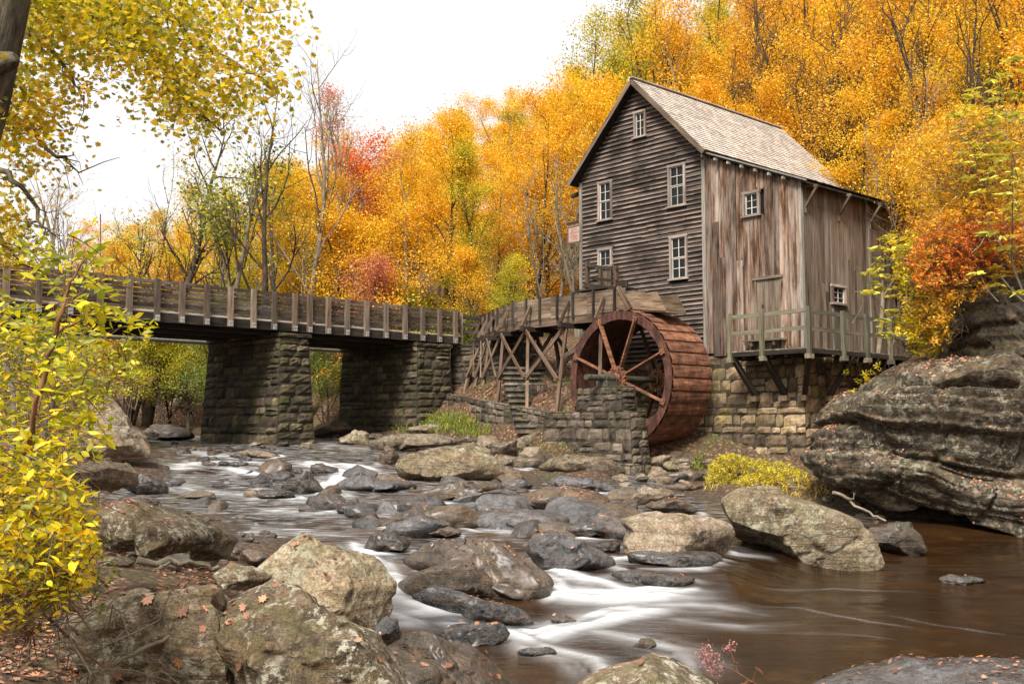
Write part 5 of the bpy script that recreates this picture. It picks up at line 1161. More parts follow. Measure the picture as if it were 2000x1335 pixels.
# ------------------------------------------------------------------ leaves
LS = {  # leaf outlines, x across, y along (unit length) with fold height z
 'quad': (np.array([(0, -.5, 0), (.36, 0, .05), (0, .5, 0), (-.36, 0, .05)]), [[0, 1, 2, 3]]),
 'oval': (np.array([(0, -.5, 0), (.20, -.22, .05), (.22, .12, .05), (0, .5, -.03), (-.22, .12, .05), (-.20, -.22, .05)]), [[0, 1, 2, 3], [0, 3, 4, 5]]),
 'blade': (np.array([(.035, -.5, 0), (.028, .1, .06), (0, .5, 0), (-.028, .1, .06)]), [[0, 1, 2, 3]]),
 'maple': (np.array([(0,-.45,0),(.07,-.25,.0),(.32,-.33,.03),(.30,-.12,.0),(.52,.02,.07),(.30,.10,.02),(.33,.30,.05),(.14,.20,.0),(0,.52,.04),(-.14,.20,.0),(-.33,.30,.05),(-.30,.10,.02),(-.52,.02,.07),(-.30,-.12,.0),(-.32,-.33,.03),(-.07,-.25,.0)]), None),
}
_m = LS['maple'][0]; _n = len(_m); LS['maple'] = (np.vstack([_m, [(0, 0, 0)]]), [[_n, i, (i + 1) % _n] for i in range(_n)])
def leaves(mb, pos, size, shape='quad', nrm=None, spread=1., rs=RNG, rnd=None, along=None):
    pos = np.asarray(pos, float); n = len(pos)
    if n == 0: return
    base, fs = LS[shape]; size = np.broadcast_to(size, (n,)) * rs.uniform(.65, 1.3, n)
    z = rs.normal(size=(n, 3)) * spread + (np.array([0, 0, .8]) if nrm is None else nrm); z /= np.linalg.norm(z, axis=1)[:, None]
    t = rs.normal(size=(n, 3)) if along is None else along + rs.normal(size=(n, 3)) * .35
    y = t - (t * z).sum(1)[:, None] * z; y /= np.linalg.norm(y, axis=1)[:, None] + 1e-9; x = np.cross(y, z)
    V = pos[:, None] + size[:, None, None] * (base[None, :, 0, None] * x[:, None] + base[None, :, 1, None] * y[:, None] + base[None, :, 2, None] * z[:, None])
    m = len(base); r = rs.random(n) if rnd is None else rnd
    for w_ in sorted({len(q) for q in fs}):
        F0 = np.array([q for q in fs if len(q) == w_]); F_ = (F0[None] + (np.arange(n) * m)[:, None, None]).reshape(-1, w_)
        if w_ == sorted({len(q) for q in fs})[0]: mb.add(V.reshape(-1, 3), F_, rnd=np.repeat(r, len(F0)))
        else: mb.add(V.reshape(-1, 3), F_, rnd=np.repeat(r, len(F0)))
# ------------------------------------------------------------------ trees
def grow(rs, h, r0, lean=(0, 0), levels=3, first=.35, nb=9, ang=(35, 65), blen=.38, wob=.06, multi=1, up=.35):
    """returns wood MB and twig anchor points"""
    mb = MB(); anch = []
    def wander(p, d, L, n, w, upb):
        P_ = [p]; d = d / np.linalg.norm(d)
        for i in range(n):
            d = d + rs.normal(size=3) * w + np.array([0, 0, upb / n]); d /= np.linalg.norm(d); P_.append(P_[-1] + d * L / n)
        return np.array(P_), d
    def branch(p, d, L, r, lev):
        n = 5 if lev > 1 else 4
        P_, de = wander(p, d, L, n, .16, up); rad = np.linspace(r, r * .35, n + 1)
        mb.tube(P_, rad, 5 if lev > 1 else 4, cap=False)
        if lev <= 1:
            for t in np.linspace(.25, 1, 6): anch.append(P_[0] * (1 - t) + P_[-1] * t)
            return
        k_ = rs.integers(3, 6)
        for j in range(k_):
            t = rs.uniform(.3, 1.); i = min(int(t * n), n - 1); q = P_[i] * (1 - (t * n - i)) + P_[i + 1] * (t * n - i)
            dd = (P_[i + 1] - P_[i]); dd /= np.linalg.norm(dd); sdv = rs.normal(size=3); sdv -= (sdv @ dd) * dd; sdv /= np.linalg.norm(sdv); a = R(rs.uniform(25, 60))
            branch(q, dd * math.cos(a) + sdv * math.sin(a), L * rs.uniform(.4, .62), r * .5 * (1 - .4 * t), lev - 1)
        anch.append(P_[-1])
    for s_ in range(multi):
        d0 = np.array([lean[0] + rs.normal() * .06 * multi, lean[1] + rs.normal() * .06 * multi, 1.]); hh = h * (1 if s_ == 0 else rs.uniform(.65, .95))
        P_, _ = wander(np.array([rs.normal() * .12 * (multi > 1), rs.normal() * .12 * (multi > 1), -.4]), d0, hh + .4, 10, wob, .2)
        mb.tube(P_, np.linspace(1, .03, 11) ** .85 * r0 * (1 if s_ == 0 else .7), 7, cap=False)
        for j in range(nb):
            t = first + (1 - first) * (j + rs.random()) / nb; i = min(int(t * 10), 9); q = P_[i] * (1 - (t * 10 - i)) + P_[i + 1] * (t * 10 - i)
            az = j * 2.4 + rs.uniform(-.5, .5); a = R(rs.uniform(*ang)) * (1 - .35 * t)
            branch(q, np.array([math.cos(az) * math.sin(a), math.sin(az) * math.sin(a), math.cos(a)]), hh * blen * (1.15 - .75 * t) * rs.uniform(.75, 1.2), r0 * .42 * (1.05 - t * .75), levels - 1)
    return mb, np.array(anch)
def crown(rs, anch, nl, rad, size, shape='quad', keep=1.0):
    if keep < 1:     # thin whole clumps so the sky shows through
        anch = anch[noise3(anch * .45 + 3, 7) > np.quantile(noise3(anch * .45 + 3, 7), 1 - keep)]
    i = rs.integers(len(anch), size=nl); p = anch[i] + rs.normal(size=(nl, 3)) * rad * np.array([1, 1, .65])
    mb = MB(); leaves(mb, p, size, shape, rs=rs, spread=.8, rnd=np.clip(.5 * rs.random(nl) + .5 * _h01(i), 0, 1)); return mb
def _h01(i): return (np.sin(i * 12.9898) * 43758.5453) % 1
TP = {}
def proto(key, rs, wood_kw, nl, rad, size, keep=1., shape='quad'):
    w_, an = grow(rs, **wood_kw); a = w_.data('trunk', smooth=True); b = crown(rs, an, nl, rad, size, shape, keep).data('crown'); TP[key] = (a, b, wood_kw['h'])
for j in range(5): proto(('tall', j), np.random.default_rng(20 + j), dict(h=12, r0=.15, nb=16, first=.12, blen=.30, levels=3, multi=1 + (j % 2)), 15000, .44, .112, .86)
for j in range(3): proto(('wide', j), np.random.default_rng(40 + j), dict(h=7, r0=.11, nb=11, first=.15, blen=.42, levels=3, multi=2), 11000, .32, .095, .88)
for j in range(3): proto(('bush', j), np.random.default_rng(60 + j), dict(h=2.6, r0=.05, nb=9, first=.05, blen=.55, levels=2, multi=4), 3600, .22, .10)
for j in range(2): proto(('thin', j), np.random.default_rng(70 + j), dict(h=11, r0=.15, nb=10, first=.35, blen=.34, levels=4, multi=1 + j, ang=(25, 50), wob=.05), 900, .25, .13, .5)
for j in range(2): proto(('bare', j), np.random.default_rng(80 + j), dict(h=11, r0=.13, nb=11, first=.3, blen=.36, levels=4, multi=2, ang=(22, 45), up=.5), 160, .3, .12, .3)
proto(('thick', 0), np.random.default_rng(90), dict(h=12, r0=.22, nb=16, first=.3, blen=.28, levels=4, multi=2, ang=(35, 70), wob=.05), 5200, .35, .09, .8)
def setmat(o, m):
    o.material_slots[0].link = 'OBJECT'; o.material_slots[0].material = m
for (a, b, h) in TP.values():
    for me in (a, b): me.materials.append(M['bark'])
def tree(key, x, y, h, leafm, label, group, name='autumn_tree', cat='tree', barkm='bark', rz=None, dz=0., tilt=0.):
    a, b, h0 = TP[key]; s = h / h0; z = float(tz(x, y)) + CZ + dz
    r_ = root(name, (x, y, z), label, cat, group, rz if rz is not None else random.uniform(0, 6.28)); r_.scale = (s * random.uniform(.9, 1.1), s * random.uniform(.9, 1.1), s)
    if tilt: r_.rotation_euler.y = tilt
    for nm, me, m in (('trunk', a, barkm), ('crown', b, leafm)):
        o = bpy.data.objects.new(nm, me); COL.objects.link(o); o.parent = r_; setmat(o, M[m])
    return r_
def tree_px(key, px, D, h, *a, **k): return tree(key, (px - 1000) / F_PX * D, D, h, *a, **k)
rt_ = random.Random(11)
LB = {'back': ('golden autumn tree in the dense wood on the slope behind the bridge', 'golden trees behind the bridge'),
      'mill': ('golden orange tree in the dense wood on the slope behind the mill roof', 'golden trees behind the mill'),
      'right': ('amber autumn tree at the right above the cliff boulder', 'trees above the cliff')}
cnt = 0
def sky_elev(px): return np.interp(px, [-200, 100, 330, 430, 560, 640, 740, 800, 900, 1000, 1100, 1170, 1400], [440, 430, 400, 370, 305, 275, 240, 228, 165, 105, 45, 8, -400])
for ri, D in enumerate((47, 51, 55, 60, 66, 73, 81, 90, 101, 115, 132)):
    x = -34. * D / 50
    while x < 46:
        px = 1000 + x / D * F_PX; x += (2.3 + D * .022) * rt_.uniform(.75, 1.3)
        if px < 60 or px > 2120 or (px > 1500 and D > 95): continue
        if px < 330 and D < 90: continue
        if px < 480 and D < 60: continue
        if px > 1120 and D < 50: continue
        yy = D + rt_.uniform(-2, 2); xx = x; z = float(tz(xx, yy)); pxx = 1000 + xx / yy * F_PX
        top = (825 - sky_elev(pxx) - 22) / F_PX * yy; h = rt_.uniform(8, 12) if pxx < 1190 or D < 55 else rt_.uniform(12, 17)
        if z + h > top: h = top - z + rt_.uniform(-1.2, .2)
        if h < 2.2: continue
        zone = 'back' if pxx < 1180 else 'mill'
        r_ = rt_.random()
        green = .07 + .2 * max(0, 1 - abs(pxx - 520) / 250) + .08 * (1080 < pxx < 1500)
        m_ = 'gold' if r_ > .10 + green else ('amber' if r_ > green else 'yelgreen')
        where = 'behind the left half of the bridge' if pxx < 560 else 'behind the right half of the bridge' if pxx < 900 else 'behind the flume' if pxx < 1170 else 'behind the mill ridge' if pxx < 1500 else 'behind the lean-to roof'
        high = 'low on the slope ' if D < 60 else 'halfway up the slope ' if D < 85 else 'high on the slope '
        wd_ = {'gold': 'golden yellow', 'amber': 'orange amber', 'yelgreen': 'yellow green'}[m_]
        lb = wd_ + ' tree ' + high + where; gp = wd_ + ' trees ' + high + where
        key = ('tall', rt_.randrange(5)) if h > 7 else ('wide', rt_.randrange(3))
        tree(key, xx, yy, h, m_, lb, gp, barkm='bark' if rt_.random() < .7 else 'barkp'); cnt += 1
print('forest', cnt)
# slope right of the mill, above the cliff
for (x, y, h, ky, m_) in ((13.5,34,9,'tall','gold'),(16,37,10,'tall','gold'),(18.5,34,11,'tall','amber'),(21,38,12,'tall','gold'),(16.5,42,12,'tall','gold'),(20,44,12,'tall','yelgreen'),(24,42,12,'tall','amber'),(14,30,6,'wide','amber'),(16.5,29,7.5,'wide','gold'),
        (19,30,9,'tall','amber'),(22,33,11,'tall','gold'),(13.0,38.5,7.5,'tall','gold'),(27,46,13,'tall','gold'),(12.5,44,10,'tall','amber'),(24,50,13,'tall','gold'),(17,25.5,5,'wide','amber'),(14.6,27,4.6,'wide','gold'),(18,49,13,'tall','amber'),(12,49,11,'tall','gold')):
    lb = {'gold': 'golden tree on the bank right of the mill above the cliff boulder', 'amber': 'amber orange tree on the bank right of the mill above the cliff boulder', 'yelgreen': 'yellow green tree rising right of the mill above the cliff boulder'}[m_]
    tree((ky, rt_.randrange(5 if ky == 'tall' else 3)), x, y, h, m_, lb, (None if m_ == 'yelgreen' else {'gold': 'golden', 'amber': 'amber'}[m_] + ' trees right of the mill'))
# individual trees that read on their own
for (px_, D, h, k_) in ((440,47,14,'thin'),(400,50,12,'thin'),(640,50,14,'bare'),(550,49,13.5,'thin')):
    tree_px((k_, 0), px_, D, h, 'yelgreen' if k_ == 'thin' else 'amber', {440:'wispy tree with sparse yellow green leaves just left of the thin green tree', 400:'slender wispy half-bare tree over the left of the middle pier', 640:'bare wispy tree right of the tall forked tree', 550:'wispy half-bare tree between the thin green tree and the forked tree'}[px_], None, barkm='twigg')
for i, (px_, D, h) in enumerate(((1570,52,13),(1600,54,14),(1860,38,12),(1900,36,12),(1500,50,11),(1680,46,11),(1960,33,11),(1780,42,12),(1450,52,11),(1540,50,14),(1640,47,13),(1720,46,13),(1820,44,12),(1930,40,12),(1985,36,11),(1610,60,16),(1500,62,16),(1400,60,15),(1330,58,14),(1250,60,14))):
    tree_px(('bare', i % 2), px_, D, h, 'gold', 'dark bare-limbed trunk showing through the golden foliage ' + ('above the mill roof' if px_ < 1620 else 'at the right of the mill'), 'dark trunks ' + ('above the mill roof' if px_ < 1620 else 'right of the mill'))
T = tree_px
T(('tall', 1), 715, 66, 12.3, 'red', 'tall dusky red tree standing on the skyline behind the bridge', None, dz=2.)
T(('wide', 0), 715, 46.5, 6.2, 'red', 'rose red small tree in front of the golden wood', None)
T(('wide', 1), 765, 54, 9, 'redo', 'orange red tree right of the rose red tree', None, dz=1)
T(('tall', 2), 690, 48.5, 8.2, 'redo', 'orange red tree behind the rose red tree', None)
T(('bare', 0), 595, 47, 17, 'yelgreen', 'tall bare pale tree with forked trunk behind the middle of the bridge', None, barkm='twigg')
T(('thin', 1), 505, 46, 15.5, 'green', 'tall thin tree with sparse green leaves left of the bare forked tree', None, barkm='bark')
T(('thick', 0), 285, 49, 15.5, 'yelgreen', 'dark thin tree with bent top and sparse leaves above the left of the bridge', None, barkm='bark')
T(('bare', 1), 255, 52, 13.5, 'amber', 'dark bare tree with spreading limbs beside the bent-topped tree', None, barkm='bark')
T(('bare', 1), 165, 56, 12.5, 'amber', 'grey bare tree at the far left behind the bridge', None, barkm='twigg')
T(('bare', 0), 120, 60, 12, 'amber', 'bare slender tree farthest left behind the bridge', None, barkm='twigg')
T(('bare', 0), 1130, 45, 8.5, 'gold', 'bare pale leaning tree just left of the mill', None, barkm='barkp', tilt=-.12)
T(('bare', 1), 1085, 47, 8.5, 'yelgreen', 'clump of bare pale saplings behind the flume', None, barkm='barkp')
T(('bare', 1), 1720, 33, 8, 'gold', 'bare pale branching tree leaning over the lean-to roof', None, barkm='twigg', dz=.3)
T(('bare', 0), 1840, 34, 9.5, 'amber', 'bare pale tree in front of the amber trees at the right', None, barkm='twigg')
for px_, D, h, ky, m_, lb, gp in ((235,47,5.2,'wide','yelgreen','olive yellow bushy tree above the left railing of the bridge',None),(365,48,5.6,'wide','yelgreen','yellow green bushy tree above the bridge railing left of the thin tree',None),
      (380,53,8.2,'wide','gold','airy golden tree behind the bridge left of the wispy green trees',None),(560,55,9.5,'tall','gold','airy golden tree behind the tall bare forked tree',None),(450,57,9,'tall','yelgreen','airy yellow green tree behind the wispy trees',None),(610,52,7.5,'wide','yelgreen','airy yellow green tree at the foot of the bare forked tree',None),(520,51,6.5,'wide','gold','low golden tree between the thin green tree and the forked tree',None),(330,47,5.0,'wide','yelgreen','leafy yellow green tree beside the dark thin tree behind the left railing',None),(190,50,6.4,'wide','gold','gold tree between the bare slender tree and the bent dark tree',None),(90,49,6.2,'wide','yelgreen','leafy yellow green tree near the left edge above the railing',None),(470,49,6.5,'wide','yelgreen','leafy yellow green tree between the wispy trees behind the railing',None),(150,46,4.6,'wide','gold','golden bushy tree above the far left railing',None),(60,44,5.4,'wide','amber','amber bushy tree at the left edge behind the bridge',None),(20,52,7.5,'wide','yelgreen','yellow green tree at the extreme left behind the bridge',None),
      (430,45,5.8,'wide','green','light green bushy tree behind the middle of the railing',None),(310,58,6.5,'wide','gold','golden tree far behind the left bridge railing',None),(400,62,7.5,'wide','amber','amber tree far behind the left bridge railing',None),(130,60,6,'wide','yelgreen','yellow green tree far behind the left bridge railing',None),(220,66,7,'wide','gold','golden tree farthest behind the left bridge railing',None),
      (640,45,3.8,'wide','green','green bushy tree low behind the bridge railing',None),(820,47,3.4,'wide','green','dark green shrubby tree near the right end of the bridge',None),(930,46,4.6,'wide','gold','bright golden bushy tree above the fence at the bridge end',None),(985,45,3.4,'wide','yelgreen','lime yellow bushy tree above the flume',None),
      (340,50,4.2,'wide','green','green hemlock-like tree seen under the left bridge span',None)):
    T((ky, rt_.randrange(3)), px_, D, h, m_, lb, gp)
# bushes low down behind the bridge and around the mill
for i in range(52):
    px_ = rt_.uniform(-40, 1120); D = rt_.uniform(44.5, 54); x = (px_ - 1000) / F_PX * D
    if 170 < px_ < 700: continue
    if BF.onv(px_, 600, 5.5)[0] < 0 and D < 44: continue
    m_ = rt_.choice(['gold', 'yelgreen', 'green', 'yelgreen']); T(('bush', rt_.randrange(3)), px_, D, rt_.uniform(1.5, 3.), m_, {'gold': 'golden', 'yelgreen': 'yellow green', 'green': 'green'}[m_] + ' bush in the undergrowth behind the bridge', {'gold': 'golden', 'yelgreen': 'yellow green', 'green': 'green'}[m_] + ' undergrowth bushes', name='bush', cat='bush')
for i, (x, y, h, m_, lb) in enumerate(((11.4,24.6,2.6,'yelgreen','yellow bush in front of the far end of the lean-to'),(12.4,25.2,3.0,'gold','golden bush above the cliff boulder'),(11.3,22.6,1.8,'gold','small golden bush hanging over the top of the cliff boulder'),
      (12.2,23.2,2.9,'redo','bright red orange shrub above the cliff boulder'),(13.4,23.8,2.4,'redo','low red orange shrub right of the bright red one'),(10.6,23.2,1.6,'yelgreen','small yellow green bush beside the deck'),(14.5,24.5,3.6,'amber','amber bush at the right edge above the ledge'),
      (12.0,21.8,1.3,'yelgreen','small yellow green bush on the rock ledge'),(13.2,21.9,1.5,'amber','small amber bush on the rock ledge'),(14.8,22.5,2.5,'gold','golden bush at the right edge on the ledge'))):
    tree(('bush', i % 3), x, y, h, m_, lb, None, name='shrub', cat='shrub', dz=.1)
# ------------------------------------------------------------------ near foliage filled by region
def inpoly(P_, pts):
    x, y = pts[:, 0], pts[:, 1]; c_ = np.zeros(len(pts), bool); m = len(P_)
    for i in range(m):
        (x1, y1), (x2, y2) = P_[i], P_[(i + 1) % m]
        if y1 == y2: continue
        c_ ^= ((y1 > y) != (y2 > y)) & (x < (x2 - x1) * (y - y1) / (y2 - y1) + x1)
    return c_
def fill(P_, n, D0, D1, rs, thr=None, fr=.012, seed=0):
    P_ = np.array(P_, float); out = []
    while len(out) < n:
        q = np.stack([rs.uniform(P_[:, 0].min(), P_[:, 0].max(), 4000), rs.uniform(P_[:, 1].min(), P_[:, 1].max(), 4000)], 1); q = q[inpoly(P_, q)]
        D = rs.uniform(D0, D1, len(q)); w_ = np.array([at(a, b, d) for (a, b), d in zip(q, D)])
        if thr is not None: w_ = w_[fbm(w_ * fr * 100 / D0, 3, seed) > thr]
        out += list(w_)
    return np.array(out[:n])
def sprays(mb_l, mb_w, tips, base_dir, rs, L, nl, size, shape='oval', rad=.004, pair=True, droop=.25):
    """a twig with leaves along both sides for each tip"""
    n = len(tips); d = base_dir + rs.normal(size=(n, 3)) * .5; d /= np.linalg.norm(d, axis=1)[:, None]
    P_, A_ = [], []
    for i in range(n):
        t = np.linspace(-1, 0, 5)[:, None]; pts = tips[i] + d[i] * t * L + np.array([0, 0, -1.]) * (t + .0) ** 2 * -0 + np.array([0, 0, -droop * L]) * (1 + t) ** 2
        mb_w.tube(pts, np.linspace(rad, rad * .4, 5), 4, cap=False)
        side = np.cross(d[i], rs.normal(size=3)); side /= np.linalg.norm(side)
        for k_ in range(nl):
            s_ = (k_ + .5) / nl; q = pts[0] * (1 - s_) + pts[-1] * s_ + np.array([0, 0, -droop * L]) * 0; sg = 1 if k_ % 2 else -1; a = d[i] * .6 + side * sg
            a /= np.linalg.norm(a); P_.append(q + a * size * .5); A_.append(a)
        P_.append(pts[-1] + d[i] * size * .45); A_.append(d[i])
    leaves(mb_l, np.array(P_), size, shape, spread=.45, rs=rs, along=np.array(A_))
def shrub(name, label, cat, polys, leafm, twigm, rs, L, nl, size, stems, bdir, shape='oval', group=None, rad=.004):
    lf, wd = MB(), MB(); allp = []; main = []
    for (P_, n, D0, D1) in polys:
        p_ = fill(P_, n, D0, D1, rs); allp.append(p_); sprays(lf, wd, p_, np.array(bdir), rs, L, nl, size, shape, rad)
    for s_ in stems:        # main stems: list of (px,py,D,r)
        pts = np.array([at(a, b, c_) for a, b, c_, r_ in s_]); rr = [q[3] for q in s_]
        t = np.linspace(0, 1, len(pts)); tt = np.linspace(0, 1, len(pts) * 3); sm = np.stack([np.interp(tt, t, pts[:, j]) for j in range(3)], 1) + rs.normal(size=(len(tt), 3)) * .004 * s_[0][2] * .3
        wd.tube(sm, np.interp(tt, t, rr), 7)
        main.append(sm)
    main = np.vstack(main); bd = np.array(bdir, float)
    for p_ in allp:
        for q in p_:
            d_ = np.linalg.norm(main - q, axis=1) + np.clip(main[:, 2] - q[2] + .1 * L, 0, None) * 1.5; b_ = main[np.argmin(d_)]; e_ = q - bd / (np.linalg.norm(bd) + 1e-9) * L * .9
            m_ = (b_ + e_) / 2 + rs.normal(size=3) * .12 * np.linalg.norm(e_ - b_) - np.array([0, 0, .06 * np.linalg.norm(e_ - b_)])
            wd.tube([b_, (b_ + m_) / 2 + rs.normal(size=3) * .02, m_, (m_ + e_) / 2, e_], [rad * .6, rad * .5, rad * .4, rad * .35, rad * .3], 4, cap=False)
    allp = np.vstack(allp); loc = np.array([allp[:, 0].mean(), allp[:, 1].mean(), allp[:, 2].min()])
    r_ = root(name, loc, label, cat, group); part('foliage', lf, M[leafm], r_); part('stems', wd, M[twigm], r_, smooth=True); return r_
rs = np.random.default_rng(5)
D_ = 3.6
shrub('leafy_shrub', 'bright yellow green leafy shrub filling the left foreground', 'shrub',
  [([(-40,620),(60,630),(120,640),(190,650),(170,700),(140,760),(60,790),(-40,760)], 60, 3.4, 5.), ([(-40,590),(80,585),(150,590),(240,600),(300,605),(310,640),(230,640),(120,640),(60,650),(-40,670)], 30, 3.2, 4.6),
   ([(-40,790),(60,800),(120,830),(150,900),(170,960),(190,1010),(180,1080),(120,1140),(60,1160),(-40,1170)], 270, 3.0, 4.6), ([(40,470),(120,450),(170,470),(210,500),(200,540),(90,545),(40,520)], 4, 3.4, 4.6),
   ([(90,760),(200,790),(230,840),(170,880),(110,860)], 10, 3.2, 4.6)],
  'nearlow', 'twigg', rs, .13, 9, .040, [[(55,1180,3.9,.014),(80,900,3.9,.012),(110,760,3.9,.010)], [(20,1170,4.2,.012),(10,1000,4.2,.012),(30,800,4.3,.01),(-10,600,4.4,.008)], [(120,1160,3.8,.010),(150,1000,3.9,.008),(120,860,3.9,.006)]], (.5, -.1, .35), rad=.0025)
shrub('low_bush', 'deep yellow bush low in the left corner under the leafy shrub', 'shrub',
  [([(-40,880),(60,900),(140,980),(200,1050),(170,1130),(110,1190),(40,1210),(-40,1210)], 420, 3.6, 5.4), ([(-40,620),(60,640),(130,720),(150,860),(100,900),(-40,880)], 120, 5., 7.)],
  'nearlow', 'twig', rs, .12, 9, .036, [[(60,1230,4.4,.010),(90,1100,4.5,.008),(120,980,4.5,.006)], [(0,1240,4.2,.012),(20,1060,4.3,.01),(40,900,4.5,.007)]], (.4, 0, .5))
shrub('sapling', 'slender sapling with reddish stem leaning right in front of the bridge', 'sapling',
  [([(100,520),(150,480),(220,470),(200,540),(250,570),(310,600),(300,625),(210,620),(150,600),(110,600)], 18, 3.0, 3.5), ([(60,640),(150,610),(200,700),(150,760),(80,740)], 9, 3.0, 3.6), ([(30,420),(90,400),(110,500),(60,530)], 4, 3.0, 3.4), ([(110,730),(170,720),(190,800),(140,860),(110,830)], 8, 3.1, 3.5), ([(180,800),(220,800),(260,900),(200,890)], 4, 3.0, 3.4)],
  'near', 'twig', rs, .11, 6, .046, [[(45,900,3.4,.009),(70,800,3.3,.0085),(95,700,3.25,.008),(118,620,3.2,.007),(135,560,3.2,.005),(165,505,3.2,.003)], [(105,650,3.25,.004),(170,618,3.2,.003),(240,602,3.15,.002)], [(125,600,3.2,.004),(170,560,3.15,.0025),(215,540,3.1,.002)], [(80,760,3.3,.003),(150,740,3.2,.002),(205,700,3.15,.0015)]], (.6, -.1, .2), rad=.002)
shrub('far_shrub', 'yellow shrubs on the left bank in front of the bridge abutment', 'shrub',
  [([(-40,560),(80,600),(200,680),(210,760),(150,830),(60,840),(-40,850)], 260, 10, 15), ([(130,690),(260,650),(280,720),(200,780)], 40, 13, 17)], 'yelgreen', 'twigg', rs, .3, 8, .10, [[(40,860,12,.03),(60,760,12,.02),(90,660,12,.015)], [(150,850,13,.03),(140,760,13,.02),(170,700,13,.012)]], (.1, 0, .8))
# overhanging maple at the upper left
rs = np.random.default_rng(9); lf, wd = MB(), MB()
tk = [(-170,620,7.0,.26),(-110,380,7.0,.22),(-52,190,7.0,.205),(-8,0,7.0,.19),(26,-130,7.0,.17)]
pts = np.array([at(a, b, c_) for a, b, c_, _ in tk]); base_ = pts[0].copy(); base_[2] = float(tz(base_[0], base_[1])) + CZ - .3; base_[0] -= .2
pts = np.vstack([base_, pts]); wd.tube(pts, [.36, .30, .25, .235, .22, .19], 16)
LIMBS = [[(10,60,8.2),(80,-30,8.),(240,-60,8.),(420,-20,8.2),(520,30,8.4)], [(150,-60,8.),(260,60,8.2),(330,150,8.3),(400,230,8.4),(430,250,8.4)], [(240,-60,8.),(360,60,8.),(450,130,8.1),(540,170,8.2)],
         [(-30,190,8.2),(40,240,8.),(110,300,8.),(150,330,8.)], [(-40,300,8.2),(20,340,8.),(70,420,8.),(100,450,8.)], [(0,100,8.2),(70,60,8.),(130,140,8.),(165,190,8.)], [(80,-30,8.),(180,30,8.5),(250,90,8.8),(300,120,8.9)], [(-50,400,8.2),(-10,450,7.8),(40,520,7.7)]]
for L_ in LIMBS:
    q = np.array([at(*a) for a in L_]); t = np.linspace(0, 1, len(q)); tt = np.linspace(0, 1, 14); sm = np.stack([np.interp(tt, t, q[:, j]) for j in range(3)], 1) + rs.normal(size=(14, 3)) * .02
    wd.tube(sm, np.linspace(.035, .006, 14), 6)
    for k_ in range(14):
        s_ = rs.integers(3, 14); d = rs.normal(size=3) * np.array([1, .8, .6]); d[2] -= .2; d /= np.linalg.norm(d); LL = rs.uniform(.15, .38); e = sm[s_] + d * LL; wd.tube([sm[s_], (sm[s_] + e) / 2 + rs.normal(size=3) * .03, e], [.006, .004, .002], 4, cap=False)
regs = [([(40,-20),(560,-20),(555,60),(545,120),(560,150),(530,190),(480,210),(440,205),(405,255),(370,240),(330,215),(280,180),(300,130),(240,110),(190,90),(130,60),(60,60)], 9000, 7.4, 9.8, -.03),
        ([(30,0),(120,0),(160,60),(140,110),(175,130),(150,165),(110,160),(125,205),(140,240),(100,250),(60,240),(30,160)], 1700, 7.2, 9.4, -.02),
        ([(-20,180),(40,200),(60,230),(95,270),(90,320),(50,330),(60,370),(-20,400)], 1500, 7., 9.4, -.02), ([(-20,350),(30,370),(50,420),(40,470),(-20,480)], 900, 7., 9.4, -.06),
        ([(420,180),(540,150),(560,200),(500,260),(430,250)], 110, 8, 10, 0.05)]
Pn = []
for (P_, n, D0, D1, th) in regs: Pn.append(fill(P_, n, D0, D1, rs, th, .10, 3) + rs.normal(size=(n, 3)) * .16)
Pn = np.vstack(Pn); leaves(lf, Pn, .053, 'maple', spread=.7, rs=rs)
r_ = root('maple_tree', tuple(base_), 'near maple with dark trunk and leafy branches hanging over the upper left corner', 'tree')
part('trunk', wd, M['barkn'], r_, smooth=True); part('crown', lf, M['over'], r_)
mb = MB(); q = at(22, 118, 6.85); mb.tube([q + np.array([-.1, .05, 0]), q, q + np.array([.03, -.03, -.01]), q + np.array([.05, -.04, -.02])], [.08, .06, .045, .005], 12); part('knot', mb, M['barkn'], r_, smooth=True)
# leathery-leaved rhododendrons at the right
def rhodo(label, P_, n, D0, D1, seed, base, size=.15, group=None):
    rs = np.random.default_rng(seed); lf, wd = MB(), MB(); c_ = fill(P_, n, D0, D1, rs); B_ = at(*base)
    for q in c_:
        k_ = 8; a = np.arange(k_) / k_ * 2 * math.pi + rs.uniform(0, 1); ax = np.stack([np.cos(a), np.sin(a), np.full(k_, -.25)], 1)
        tl = rs.normal(size=3) * .3; ax = ax + tl[None] * np.array([0, 0, 1]) + rs.normal(size=(k_, 3)) * .12
        leaves(lf, q + ax * size * .55, size, 'oval', spread=.25, rs=rs, along=ax, nrm=np.array([0, 0, 1.]))
        m_ = q + rs.normal(size=3) * .25; f_ = m_ + np.array([.15, .2, -.25]); wd.tube([q, q + (f_ - q) * .5 + np.array([0, 0, -.08]), f_], [.006, .008, .010], 4, cap=False)
    for j in range(2):
        q = c_[rs.integers(len(c_))]; wd.tube([B_, (B_ * 2 + q) / 3 + rs.normal(size=3) * .2, (B_ + 2 * q) / 3 + rs.normal(size=3) * .2, q], [.025, .018, .012, .006], 6, cap=False)
    r_ = root('rhododendron', tuple(B_), label, 'shrub', group); part('foliage', lf, M['rhodo'], r_); part('stems', wd, M['twigg'], r_, smooth=True)
rhodo('pale green rhododendron whorls hanging in front of the deck end', [(1690,500),(1740,450),(1770,480),(1760,560),(1770,660),(1730,670),(1690,600)], 40, 21, 23.5, 31, (1790,690,23), .20)
rhodo('tall rhododendron with pale green whorls at the right above the red shrub', [(1850,180),(1920,160),(1960,260),(1940,330),(1900,400),(1850,380),(1870,280)], 46, 20, 23, 32, (1950,560,22), .20)
